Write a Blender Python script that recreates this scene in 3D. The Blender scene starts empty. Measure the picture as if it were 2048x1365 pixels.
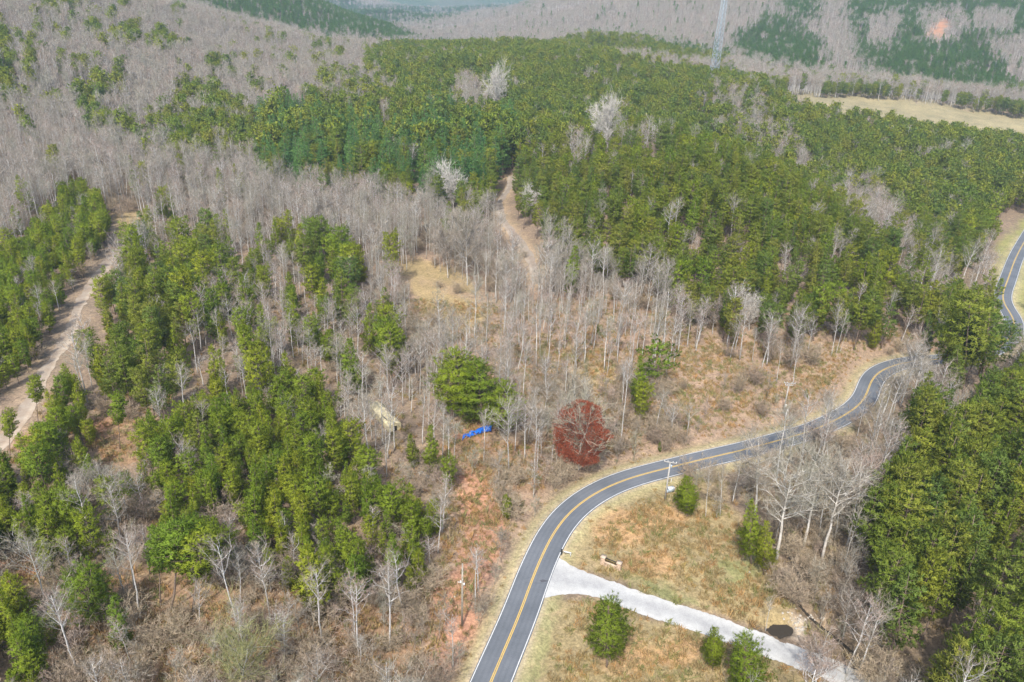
import bpy, math, random
import numpy as np
from mathutils import Matrix, Vector

# ------------------------------------------------------------------ camera, sky, sun, exposure
SC = bpy.context.scene
COL = SC.collection
PITCH, ROLL, FPX, W, H, CAMZ = math.radians(25.4), math.radians(2.5), 1560.0, 2048.0, 1365.0, 100.0
_c, _s = math.cos(PITCH), math.sin(PITCH)
F = np.array([0, _c, -_s]); R0 = np.array([1.0, 0, 0]); U0 = np.array([0, _s, _c])
R = R0 * math.cos(ROLL) + U0 * math.sin(ROLL)
U = U0 * math.cos(ROLL) - R0 * math.sin(ROLL)
CAM = np.array([0, 0, CAMZ])
cd = bpy.data.cameras.new('camera'); cam = bpy.data.objects.new('camera', cd); COL.objects.link(cam)
cd.sensor_width = 36; cd.lens = 36 * FPX / W; cd.clip_start = 1; cd.clip_end = 30000
cam.matrix_world = Matrix(((R[0], U[0], -F[0], 0), (R[1], U[1], -F[1], 0), (R[2], U[2], -F[2], CAMZ), (0, 0, 0, 1)))
SC.camera = cam

SUN_EL, SUN_AZ = math.radians(50), math.radians(14)      # light travels towards +Y turned this much to +X
world = bpy.data.worlds.new('World'); SC.world = world; world.use_nodes = True
wn = world.node_tree; bg = wn.nodes['Background']
sky = wn.nodes.new('ShaderNodeTexSky'); sky.sky_type = 'NISHITA'; sky.sun_disc = False
sky.sun_elevation = SUN_EL; sky.sun_rotation = math.radians(180) + SUN_AZ
sky.air_density = 1.0; sky.dust_density = 2.5
wn.links.new(sky.outputs[0], bg.inputs[0]); bg.inputs[1].default_value = 0.15
ld = bpy.data.lights.new('sun', 'SUN'); ld.energy = 2.7; ld.angle = math.radians(1.0); ld.color = (1, .965, .905)
sun = bpy.data.objects.new('sun', ld); COL.objects.link(sun)
ldir = Vector((math.sin(SUN_AZ) * math.cos(SUN_EL), math.cos(SUN_AZ) * math.cos(SUN_EL), -math.sin(SUN_EL)))
sun.rotation_euler = ldir.to_track_quat('-Z', 'Y').to_euler()
SC.view_settings.view_transform = 'Standard'; SC.view_settings.look = 'None'
SC.view_settings.exposure = 0.98; SC.view_settings.gamma = 1
SC.cycles.max_bounces = 6; SC.cycles.diffuse_bounces = 4; SC.cycles.glossy_bounces = 1
SC.cycles.transmission_bounces = 2; SC.cycles.volume_bounces = 0; SC.cycles.transparent_max_bounces = 4
HAZE = 0.00012

rng = np.random.default_rng(7); rnd = random.Random(7)

# ------------------------------------------------------------------ numeric helpers
def project(P):
    P = np.asarray(P, float); d = P - CAM
    z = d @ F; z = np.where(z < 1, 1, z)
    return W / 2 + FPX * (d @ R) / z, H / 2 - FPX * (d @ U) / z, z

def hash2(ix, iy, s):
    v = np.sin(ix * 127.1 + iy * 311.7 + s * 74.7) * 43758.5453
    return v - np.floor(v)
def vnoise(x, y, s=0):
    ix, iy = np.floor(x), np.floor(y); fx, fy = x - ix, y - iy
    fx = fx * fx * (3 - 2 * fx); fy = fy * fy * (3 - 2 * fy)
    a = hash2(ix, iy, s); b = hash2(ix + 1, iy, s); c = hash2(ix, iy + 1, s); d = hash2(ix + 1, iy + 1, s)
    return (a + (b - a) * fx) * (1 - fy) + (c + (d - c) * fx) * fy
def fbm(x, y, s=0, o=4):
    t = 0; a = .5
    for k in range(o):
        t = t + a * (vnoise(x * 2 ** k, y * 2 ** k, s + k) - .5); a *= .5
    return t * 2

AZ = np.radians([-52, -33, -24, -16, -10, -5, 0, 8, 16, 24, 33, 52])
DD = np.array([30, 120, 200, 250, 300, 350, 400, 450, 500, 600, 700, 800, 900, 1000, 1200, 1500, 1800, 2200, 3000, 4500, 7000, 11000.])
ZT = np.array([
 # -52  -33  -24  -16  -10   -5    0    8   16   24   33   52
 [   2,   1,   1,   0,   0,   0,   0,   0,   0,  -1,  -2,  -2],   # 30
 [   2,   1,   1,   0,   0,   0,   0,   0,   0,  -1,  -2,  -2],   # 120
 [   4,   3,   2,   0,   0,   0,   1,   1,   2,   0,  -2,  -2],   # 200
 [   4,   3,   1,   0,   0,   0,   1,   5,   8,   5,  -4,  -4],   # 250
 [   4,   3,   0,  -1,   0,   0,   2,  10,  14,   6,  -5,  -5],   # 300
 [   4,   2,   0,  -2,   0,   0,   2,  16,  17,   1,  -6,  -6],   # 350
 [   5,   1,  -1,  -2,   0,   0,   2,  19,  11,  -6,  -8,  -8],   # 400
 [   8,   1,  -1,  -1,   0,   1,   2,   9,  -2, -11, -10, -10],   # 450
 [  16,   6,   3,   1,   2,   3,   3,  -1,  -6, -11, -10, -10],   # 500
 [  36,  22,  12,   6,   6,   6,   6,   3,   6,  -5,  -7, -10],   # 600
 [  60,  40,  22,  10,   9,  10,  12,   9,  11,  -5, -12, -12],   # 700
 [  75,  55,  32,  13,  10,  12,  17,  15,   8,  -6,  -8, -10],   # 800
 [  85,  68,  40,  16,   8,  12,  16,   8,   0,   1,   0,   0],   # 900
 [  95,  76,  40,  10,  -6,   0,   6,  16,  -4,  -8,  -4,   0],   # 1000
 [ 105,  80,  36,   5, -18, -16,  -6,   4,  10,  16,  20,  25],   # 1200
 [ 110,  90,  60,  42,  -6, -30,  -8,  20,  48,  56,  60,  60],   # 1500
 [ 110, 100,  80,  40, -30, -30,  18,  60,  95, 100, 100, 100],   # 1800
 [ 110, 110,  80,  10, -45, -30,  20, 110, 150, 150, 150, 150],   # 2200
 [ 110, 110,  60, -20, -60, -65, -30, 120, 170, 170, 170, 170],   # 3000
 [ 110, 110,  60,  20, -20, -45, -10, 120, 170, 170, 170, 170],   # 4500
 [ 170, 170, 170, 170, 170, 170, 170, 170, 170, 170, 170, 170],   # 7000
 [ 300, 300, 300, 300, 300, 300, 300, 300, 300, 300, 300, 300]], float)

def _herm(xk, x):
    i = np.clip(np.searchsorted(xk, x) - 1, 0, len(xk) - 2)
    t = np.clip((x - xk[i]) / (xk[i + 1] - xk[i]), 0, 1)
    return i, t
def _slopes(A, xk):
    S = np.zeros_like(A); d = np.diff(A, axis=0) / np.diff(xk)[:, None]
    S[1:-1] = (d[1:] + d[:-1]) / 2; S[1:-1][d[1:] * d[:-1] <= 0] *= .25
    S[0] = d[0]; S[-1] = d[-1]; return S
LD = np.log(DD)
SD = _slopes(ZT, LD)
def h0(X, Y):
    X = np.asarray(X, float); Y = np.asarray(Y, float)
    sh = X.shape; X = X.ravel(); Y = Y.ravel()
    d = np.maximum(np.hypot(X, Y), 30); az = np.arctan2(X, Y)
    i, t = _herm(LD, np.log(d)); hd = (LD[i + 1] - LD[i])
    t2, t3 = t * t, t * t * t
    def col(j):
        return ((2 * t3 - 3 * t2 + 1) * ZT[i, j] + (t3 - 2 * t2 + t) * hd * SD[i, j]
                + (-2 * t3 + 3 * t2) * ZT[i + 1, j] + (t3 - t2) * hd * SD[i + 1, j])
    j, u = _herm(AZ, az)
    n = len(AZ) - 1
    p1, p2 = col(j), col(j + 1); p0, p3 = col(np.maximum(j - 1, 0)), col(np.minimum(j + 2, n))
    z = p1 + .5 * u * (p2 - p0 + u * (2 * p0 - 5 * p1 + 4 * p2 - p3 + u * (3 * (p1 - p2) + p3 - p0)))
    k1 = np.clip((d - 60) / 200, 0, 1); k2 = np.clip((d - 450) / 600, 0, 1); k3 = np.clip((d - 1300) / 1500, 0, 1)
    z = z + .7 * fbm(X / 30, Y / 30, 1) * (.4 + k1) + 2.2 * fbm(X / 75, Y / 75, 5) * k1 + 6 * fbm(X / 95, Y / 95, 21) * np.clip((d - 330) / 120, 0, 1) + 9 * fbm(X / 170, Y / 170, 9) * k2 \
        + 45 * (fbm(X / 420, Y / 420, 13)) * k3
    return z.reshape(sh)

def unproj(px, py, hf=None, t0=60.0):
    hf = hf or h0
    v = F + R * ((px - W / 2) / FPX) - U * ((py - H / 2) / FPX); v = v / np.linalg.norm(v)
    t = t0 * (1.012 ** np.arange(0, 440)); P = CAM + v * t[:, None]
    g = P[:, 2] - hf(P[:, 0], P[:, 1])
    k = np.argmax(g < 0)
    if g[k] >= 0: k = len(t) - 1
    a, b = t[max(k - 1, 0)], t[k]
    for _ in range(18):
        m = (a + b) / 2; Q = CAM + v * m
        if Q[2] - float(hf(np.array([Q[0]]), np.array([Q[1]]))[0]) < 0: b = m
        else: a = m
    Q = CAM + v * b
    return Q

def smooth_line(pts, step=2.0, dim=2):
    P = [np.array(p[:dim], float) for p in pts]; out = []
    P = [2 * P[0] - P[1]] + P + [2 * P[-1] - P[-2]]
    for i in range(1, len(P) - 2):
        n = max(2, int(np.linalg.norm(P[i + 1] - P[i]) / step))
        for k in range(n):
            t = k / n
            out.append(.5 * ((2 * P[i]) + (-P[i - 1] + P[i + 1]) * t + (2 * P[i - 1] - 5 * P[i] + 4 * P[i + 1] - P[i + 2]) * t * t
                             + (-P[i - 1] + 3 * P[i] - 3 * P[i + 1] + P[i + 2]) * t ** 3))
    out.append(P[-2]); return np.array(out)
def relax(L, n):
    L = L.copy()
    for _ in range(n): L[1:-1] = .25 * L[:-2] + .5 * L[1:-1] + .25 * L[2:]
    return L
def line_dist(X, Y, L):
    """nearest distance to and index on a densely sampled line"""
    D = np.full(X.shape, 1e9); I = np.zeros(X.shape, int)
    lo = L[:, :2].min(0) - 40; hi = L[:, :2].max(0) + 40
    m = np.nonzero((X > lo[0]) & (X < hi[0]) & (Y > lo[1]) & (Y < hi[1]))[0]
    for s in range(0, len(m), 20000):
        q = m[s:s + 20000]
        dd = (X[q, None] - L[None, :, 0]) ** 2 + (Y[q, None] - L[None, :, 1]) ** 2
        k = dd.argmin(1); D[q] = np.sqrt(dd[np.arange(len(q)), k]); I[q] = k
    return D, I

# ------------------------------------------------------------------ lines on the ground
ROADPX = [(930, 1500), (955, 1430), (981, 1365), (1017, 1281), (1046, 1213), (1063, 1161), (1082, 1117), (1099, 1079), (1118, 1048), (1141, 1021),
          (1176, 994), (1227, 968), (1278, 951), (1329, 938), (1380, 925), (1433, 912), (1490, 900), (1553, 883), (1610, 866), (1656, 848),
          (1707, 822), (1732, 795), (1739, 768), (1750, 748), (1772, 734), (1796, 727), (1825, 722), (1870, 719), (1930, 716), (1985, 703), (2023, 672),
          (2029, 650), (2024, 632), (2008, 607), (2006, 587), (2017, 556), (2031, 518), (2050, 482), (2075, 440)]
road = relax(smooth_line([unproj(*p) for p in ROADPX], 1.5), 6)
# even spacing
def resample(L, step):
    s = np.r_[0, np.cumsum(np.linalg.norm(np.diff(L, axis=0), axis=1))]
    t = np.arange(0, s[-1], step); return np.stack([np.interp(t, s, L[:, k]) for k in range(L.shape[1])], 1)
road = resample(road, 1.5); road = relax(road, 10)
rz = relax(h0(road[:, 0], road[:, 1])[:, None], 120)[:, 0]
road = np.c_[road, rz]
CREEKPX = [(1400, 985), (1444, 992), (1519, 1008), (1545, 1040), (1567, 1083), (1587, 1117), (1601, 1144), (1601, 1172), (1594, 1195), (1618, 1223), (1650, 1252), (1700, 1290), (1800, 1400)]
creek = relax(resample(smooth_line([unproj(*p) for p in CREEKPX], 1.5), 1.0), 4)
LTRPX = [(-60, 935), (0, 892), (17, 872), (44, 838), (82, 768), (118, 700), (140, 668), (152, 630), (170, 592), (191, 563), (219, 522), (253, 491), (285, 470), (330, 462), (415, 452)]
ltrack = relax(resample(smooth_line([unproj(*p) for p in LTRPX], 1.5), 1.5), 8)
CTRPX = [(1022, 352), (1018, 376), (1004, 395), (999, 412), (1008, 444), (1022, 464), (1049, 497), (1064, 530), (1075, 570)]
ctrack = relax(resample(smooth_line([unproj(*p) for p in CTRPX], 1.5), 1.5), 6)
POOL = unproj(1562, 1250)

def h(X, Y):
    X = np.asarray(X, float); Y = np.asarray(Y, float); sh = X.shape
    X = X.ravel(); Y = Y.ravel(); z = h0(X, Y).ravel()
    near = np.hypot(X, Y) < 480
    if near.any():
        q = np.nonzero(near)[0]; x, y, zz = X[q], Y[q], z[q]
        d, k = line_dist(x, y, creek); w = np.exp(-(d / 1.5) ** 2)
        zz = zz - 1.1 * w
        dp = np.hypot((x - POOL[0]) / 2.9, (y - POOL[1]) / 2.1) * (1 + .9 * fbm(x / 2.2, y / 2.2, 66)); zz = zz - 1.6 * np.exp(-dp ** 4)
        d, k = line_dist(x, y, road); w = 1 - np.clip((d - 4.2) / 9, 0, 1); w = w * w * (3 - 2 * w)
        dip = np.exp(-((d - 6.3) / 1.3) ** 2) * .35
        zz = zz * (1 - w) + (road[k, 2] - .05) * w - dip
        z[q] = zz
    return z.reshape(sh)
def hz(x, y): return float(h(np.array([x]), np.array([y]))[0])
def ground(px, py): 
    q = unproj(px, py, h); return np.array([q[0], q[1], hz(q[0], q[1])])

# ------------------------------------------------------------------ scene helpers
def tag(o, label=None, cat=None, group=None, kind=None):
    if label: o['label'] = label
    if cat: o['category'] = cat
    if group: o['group'] = group
    if kind: o['kind'] = kind
    return o
VN = {}
def mesh(name, V, Fc, mats, midx=None, smooth=False, attrs=None, vn=None):
    """V (n,3); Fc a list of face arrays, each (m,k)"""
    me = bpy.data.meshes.new(name); V = np.asarray(V, np.float32)
    if not isinstance(Fc, (list, tuple)): Fc = [Fc]
    Fc = [np.asarray(f, np.int32) for f in Fc if len(f)]
    nl = sum(f.size for f in Fc); npoly = sum(len(f) for f in Fc)
    me.vertices.add(len(V)); me.vertices.foreach_set('co', V.ravel())
    me.loops.add(nl); me.loops.foreach_set('vertex_index', np.concatenate([f.ravel() for f in Fc]))
    me.polygons.add(npoly)
    tot = np.concatenate([np.full(len(f), f.shape[1], np.int32) for f in Fc]); st = np.r_[0, np.cumsum(tot)[:-1]].astype(np.int32)
    me.polygons.foreach_set('loop_start', st); me.polygons.foreach_set('loop_total', tot)
    if midx is not None: me.polygons.foreach_set('material_index', np.asarray(midx, np.int32))
    if smooth: me.polygons.foreach_set('use_smooth', np.ones(npoly, bool))
    for m in (mats if isinstance(mats, (list, tuple)) else [mats]): me.materials.append(m)
    if attrs:
        for k, (tp, arr) in attrs.items():
            at = me.attributes.new(k, tp, 'POINT')
            at.data.foreach_set('color' if 'COLOR' in tp else 'vector' if 'VECTOR' in tp else 'value', np.asarray(arr).ravel())
    me.update(calc_edges=True); me.validate()
    if vn is not None:
        me.polygons.foreach_set('use_smooth', np.ones(len(me.polygons), bool)); vn = np.asarray(vn, float); me.normals_split_custom_set_from_vertices(vn.tolist()); VN[me.name] = vn
    return me
def obj(name, me, parent=None, loc=None):
    o = bpy.data.objects.new(name, me); COL.objects.link(o)
    if parent is not None: o.parent = parent
    if loc is not None: o.location = loc
    return o
def empty(name, loc, rz=0.0, sc=None):
    o = bpy.data.objects.new(name, None); COL.objects.link(o); o.location = loc; o.rotation_euler = (0, 0, rz); o.empty_display_size = .5
    if sc is not None: o.scale = sc
    return o

class MB:
    """collects shapes for one mesh"""
    def __init__(s): s.V = []; s.Q = []; s.T = []; s.n = 0
    def add(s, V, Q=None, T=None):
        V = np.asarray(V, float)
        if Q is not None and len(Q): s.Q.append(np.asarray(Q) + s.n)
        if T is not None and len(T): s.T.append(np.asarray(T) + s.n)
        s.V.append(V); s.n += len(V)
    def box(s, c, d, M=None):
        x, y, z = [k / 2 for k in d]
        V = np.array([(-x, -y, -z), (x, -y, -z), (x, y, -z), (-x, y, -z), (-x, -y, z), (x, -y, z), (x, y, z), (-x, y, z)])
        if M is not None: V = V @ np.array(M).T
        s.add(V + np.array(c), [(0, 3, 2, 1), (4, 5, 6, 7), (0, 1, 5, 4), (1, 2, 6, 5), (2, 3, 7, 6), (3, 0, 4, 7)])
    def tube(s, P, r, n=8, cap=True):
        P = np.asarray(P, float); r = np.broadcast_to(r, (len(P),)); rings = []
        for i, p in enumerate(P):
            t = P[min(i + 1, len(P) - 1)] - P[max(i - 1, 0)]; t = t / (np.linalg.norm(t) + 1e-9)
            a = np.cross(t, (0, 0, 1.0) if abs(t[2]) < .9 else (1.0, 0, 0)); a /= np.linalg.norm(a); b = np.cross(t, a)
            th = np.arange(n) * 2 * math.pi / n
            rings.append(p + r[i] * (np.cos(th)[:, None] * a + np.sin(th)[:, None] * b))
        V = np.concatenate(rings); Q = []
        for i in range(len(P) - 1):
            for k in range(n): Q.append((i * n + k, i * n + (k + 1) % n, (i + 1) * n + (k + 1) % n, (i + 1) * n + k))
        T = []
        if cap:
            V = np.r_[V, P[:1], P[-1:]]; m = len(V)
            for k in range(n): T += [(m - 2, (k + 1) % n, k), (m - 1, (len(P) - 1) * n + k, (len(P) - 1) * n + (k + 1) % n)]
        s.add(V, Q, T)
    def build(s, name, mats, parent=None, loc=None, smooth=False):
        return obj(name, s.me(name, mats, smooth), parent, loc)
    def me(s, name, mats, smooth=False):
        fc = []
        if s.Q: fc.append(np.concatenate(s.Q))
        if s.T: fc.append(np.concatenate(s.T))
        return mesh(name, np.concatenate(s.V), fc, mats, smooth=smooth)

# ------------------------------------------------------------------ materials
def newmat(name):
    m = bpy.data.materials.new(name); m.use_nodes = True; nt = m.node_tree
    b = nt.nodes['Principled BSDF']; b.inputs['Roughness'].default_value = .9; b.inputs['Specular IOR Level'].default_value = .15
    return m, nt, b
def N(nt, t, **k):
    n = nt.nodes.new(t)
    for a, v in k.items(): setattr(n, a, v)
    return n
def mixc(nt, fac, a, b, mode='MIX'):
    n = N(nt, 'ShaderNodeMix', data_type='RGBA', blend_type=mode)
    for i, v in ((0, fac), (6, a), (7, b)):
        if isinstance(v, bpy.types.NodeSocket): nt.links.new(v, n.inputs[i])
        elif i == 0: n.inputs[0].default_value = v
        else: n.inputs[i].default_value = (*v, 1)
    return n.outputs[2]
def noise(nt, scale, detail=3, rough=.6, coord='Object', dist=0):
    tc = N(nt, 'ShaderNodeTexCoord'); n = N(nt, 'ShaderNodeTexNoise'); n.inputs['Scale'].default_value = scale
    n.inputs['Detail'].default_value = detail; n.inputs['Roughness'].default_value = rough; n.inputs['Distortion'].default_value = dist
    nt.links.new(tc.outputs[coord], n.inputs[0]); return n.outputs[0]
def ramp(nt, src, a, b, lo=0.0, hi=1.0):
    n = N(nt, 'ShaderNodeMapRange'); n.inputs[1].default_value = a; n.inputs[2].default_value = b; n.inputs[3].default_value = lo; n.inputs[4].default_value = hi
    nt.links.new(src, n.inputs[0]); return n.outputs[0]
def simple(name, c1, c2=None, scale=4, rough=.85, metal=0):
    m, nt, b = newmat(name); b.inputs['Roughness'].default_value = rough; b.inputs['Metallic'].default_value = metal
    c2 = c2 or tuple(x * .7 for x in c1)
    nt.links.new(mixc(nt, ramp(nt, noise(nt, scale), .35, .65), c1, c2), b.inputs['Base Color']); return m
def foliage(name, cols, trans=.25, scale=1.3):
    """per-tree colour by the object's random number, clump variation by noise"""
    m, nt, b = newmat(name)
    oi = N(nt, 'ShaderNodeObjectInfo'); cr = N(nt, 'ShaderNodeValToRGB'); el = cr.color_ramp.elements
    el[0].color = (*cols[0], 1); el[1].color = (*cols[-1], 1)
    for i, c in enumerate(cols[1:-1]): el.new((i + 1) / (len(cols) - 1)).color = (*c, 1)
    nt.links.new(oi.outputs['Random'], cr.inputs[0])
    nz = noise(nt, scale, 3)
    col = mixc(nt, 1.0, cr.outputs[0], mixc(nt, ramp(nt, nz, .3, .7), (.62, .66, .6), (1.35, 1.3, 1.3)), 'MULTIPLY')
    nt.links.new(col, b.inputs['Base Color']); b.inputs['Roughness'].default_value = .7
    if trans:
        tr = N(nt, 'ShaderNodeBsdfTranslucent'); nt.links.new(col, tr.inputs[0]); mx = N(nt, 'ShaderNodeMixShader'); mx.inputs[0].default_value = trans
        nt.links.new(b.outputs[0], mx.inputs[1]); nt.links.new(tr.outputs[0], mx.inputs[2]); nt.links.new(mx.outputs[0], nt.nodes['Material Output'].inputs[0])
    return m

M_PINE = foliage('pine_needles', [(0.284, 0.337, 0.0387), (0.184, 0.27, 0.0453), (0.353, 0.374, 0.0453), (0.163, 0.247, 0.058), (0.256, 0.315, 0.0387), (0.312, 0.322, 0.058)], .42)
M_YOUNG = foliage('young_pine_needles', [(0.302, 0.374, 0.0295), (0.198, 0.298, 0.0344), (0.356, 0.395, 0.0344), (0.237, 0.326, 0.0295)], .42)
M_CON = foliage('blue_green_needles', [(0.143, 0.304, 0.0897), (0.194, 0.329, 0.0828), (0.122, 0.261, 0.0897)], .42)
M_FAR = foliage('far_pine_needles', [(0.116, 0.254, 0.0513), (0.151, 0.267, 0.0513), (0.116, 0.216, 0.047)], .42)
M_YEL = foliage('yellow_green_needles', [(.2, .24, .03), (.2, .24, .03)])
M_TWIG = foliage('grey_twigs', [(0.292, 0.253, 0.204), (0.339, 0.306, 0.251), (0.245, 0.206, 0.17), (0.362, 0.276, 0.228), (0.303, 0.294, 0.222), (0.315, 0.276, 0.234)], 0, .5)
M_BARK = foliage('pale_bark', [(0.437, 0.417, 0.399), (0.57, 0.553, 0.536), (0.323, 0.301, 0.273)], 0, 3)
M_PBARK = simple('pine_bark', (.24, .18, .14), (.15, .11, .085), 5)
M_RED = foliage('red_maple_buds', [(.33, .095, .05), (.33, .095, .05)], .3, .5)
M_SYC = simple('white_sycamore_bark', (.62, .59, .54), (.42, .38, .32), 1.5)
M_BRUSH = foliage('brush_twigs', [(.33, .265, .19), (.38, .31, .22), (.28, .22, .17)], 0)
M_STRAW = foliage('dry_grass_blades', [(.46, .34, .16), (.34, .26, .13), (.50, .30, .13), (.24, .26, .09), (.42, .34, .19)], .3, .2)
M_BUSH = foliage('bush_leaves', [(.13, .2, .03), (.10, .17, .03)])
M_CATK = foliage('budding_twigs', [(.26, .27, .11), (.28, .28, .12)], .1)

# ------------------------------------------------------------------ tree builders (real size, base at the origin)
def unit(v): return v / (np.linalg.norm(v, axis=-1, keepdims=True) + 1e-9)
def blades(g, P, D, L, wd, spread, k):
    """k thin blades per point P leaning round direction D"""
    n = len(P) * k; P = np.repeat(P, k, 0); D = np.repeat(D, k, 0); L = np.repeat(L, k) * g.uniform(.7, 1.25, n)
    d = unit(D + g.normal(0, spread, (n, 3))); s = unit(np.cross(d, g.normal(0, 1, (n, 3)))) * (wd * L / .5)[:, None]
    P = P + g.normal(0, .06, (n, 3))
    a = P - s * .35; b = P + s * .35; mid = P + d * (L * .55)[:, None]; c = P + d * L[:, None]
    V = np.stack([a, b, mid + s * .5, c, mid - s * .5], 1).reshape(-1, 3); i = np.arange(n) * 5
    return V, np.stack([i, i + 1, i + 2, i + 3, i + 4], 1)
def trunk_path(g, Ht, bend=.25, n=9, lean=0.0):
    t = np.linspace(0, 1, n); a = g.uniform(0, 6.28)
    x = np.cumsum(g.normal(0, bend / n, n)) + lean * Ht * t ** 1.2; y = np.cumsum(g.normal(0, bend / n, n))
    x -= x[0]; y -= y[0]
    return np.stack([x, y, t * Ht], 1)
def pine(seed, Ht=15, R=2.6, cb=.35, wh=.55, per=5, tufts=6, k=8, form='round', up=.25, mat=None, bl=.5, rt=.17, bw=.12):
    g = np.random.default_rng(seed); tp = trunk_path(g, Ht * .97, .5); mb = MB()
    mb.tube(tp - np.array([0, 0, .3]), np.linspace(rt, .03, len(tp)), 7)
    wood = MB(); P = []; D = []; L = []; z = cb * Ht
    lop = g.uniform(0, 6.28)
    while z < Ht * .985:
        t = (z / Ht - cb) / (1 - cb)
        if form == 'round': prof = (min(1, .5 + 1.7 * t)) * (1 - t ** 3.6) ** .6 + .05
        elif form == 'cone': prof = (1 - t) ** .85 * (.75 + .25 * min(1, t * 6)) + .04
        else: prof = (min(1, .5 + 2.5 * t)) * (1 - t ** 1.5) ** .8 + .04
        prof *= g.uniform(.78, 1.12)
        n = max(2, int(per * (.5 + .7 * prof))); a0 = g.uniform(0, 6.28)
        for q in range(n):
            a = a0 + q * 6.283 / n + g.normal(0, .3); r = R * prof * g.uniform(.6, 1.15) * (1 + .16 * math.cos(a - lop))
            if g.random() < .06: continue
            c = np.array([np.interp(z, tp[:, 2], tp[:, 0]), np.interp(z, tp[:, 2], tp[:, 1]), z])
            e = up + .6 * t * t + g.normal(0, .08); dr = np.array([math.cos(a), math.sin(a), e])
            tip = c + dr * r + np.array([0, 0, .12 * r * t])
            if r > .8: wood.tube([c, (c + tip) / 2 - np.array([0, 0, .03 * r]), tip], [.045, .03, .012], 3, False)
            m = max(2, int(tufts * r / R + .5)); s = np.linspace(.38, 1.0, m)
            lat = np.array([-math.sin(a), math.cos(a), 0])
            for sj in s:
                for side in ((0,) if sj > .92 or r < 1 else (-1, 1)):
                    off = side * g.uniform(.14, .42) * r * (1.05 - sj * .55)
                    p = c + (tip - c) * sj + lat * off + np.array([0, 0, g.normal(.05, .1)])
                    P.append(p); D.append(dr * .5 + lat * side * .5 + np.array([0, 0, .45])); L.append(bl * g.uniform(.8, 1.15))
        z += wh * g.uniform(.75, 1.2)
    for q in range(4): P.append(tp[-1] + g.normal(0, .12, 3)); D.append(np.array([0, 0, 1.])); L.append(bl)
    V, T = blades(g, np.array(P), np.array(D), np.array(L), bw, .62, k)
    cz = Ht * (cb + .38 * (1 - cb)); out = V - np.array([0, 0, cz]); out[:, 2] *= .55; nr = unit(unit(out) + g.normal(0, .5, V.shape) + np.array([0, 0, .25]))
    gn = np.cross(V[T[:, 1]] - V[T[:, 0]], V[T[:, 3]] - V[T[:, 0]]); fl = (gn * nr[T[:, 0]]).sum(1) < 0; T[fl] = T[fl][:, ::-1]   # needles face outwards
    nb = len(V); wv = np.concatenate(wood.V) if wood.V else np.zeros((0, 3)); wq = np.concatenate(wood.Q) + nb if wood.Q else np.zeros((0, 4), int)
    wn_ = unit(wv * np.array([1, 1, 0]) + 1e-3)
    cme = mesh('crown', np.r_[V, wv], [T, wq], [mat or M_PINE, M_PBARK], [0] * len(T) + [1] * len(wq), vn=np.r_[nr, wn_])
    return mb.me('trunk', M_PBARK, True), cme
def seg3(A, B, ra, rb):
    """three-sided tapered sticks, arrays"""
    d = unit(B - A); ref = np.where(np.abs(d[:, 2:3]) < .9, np.array([[0, 0, 1.]]), np.array([[1., 0, 0]])); u = unit(np.cross(d, ref)); v = np.cross(d, u)
    V = []
    for c, r in ((A, ra), (B, rb)):
        for q in range(3):
            th = q * 2.0944; V.append(c + r[:, None] * (math.cos(th) * u + math.sin(th) * v))
    V = np.stack(V, 1).reshape(-1, 3); i = np.arange(len(A)) * 6
    Q = np.concatenate([np.stack([i + q, i + (q + 1) % 3, i + 3 + (q + 1) % 3, i + 3 + q], 1) for q in range(3)])
    return V, Q
def flat_twigs(g, A, B, w):
    d = B - A; s = unit(np.cross(d, g.normal(0, 1, d.shape))) * w[:, None]
    m = A + d * .5 + g.normal(0, .05, d.shape) * np.linalg.norm(d, axis=1, keepdims=True)
    V = np.stack([A - s, A + s, m + s * .7, B, m - s * .7], 1).reshape(-1, 3); i = np.arange(len(A)) * 5
    return V, np.stack([i, i + 1, i + 2, i + 3, i + 4], 1)
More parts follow.
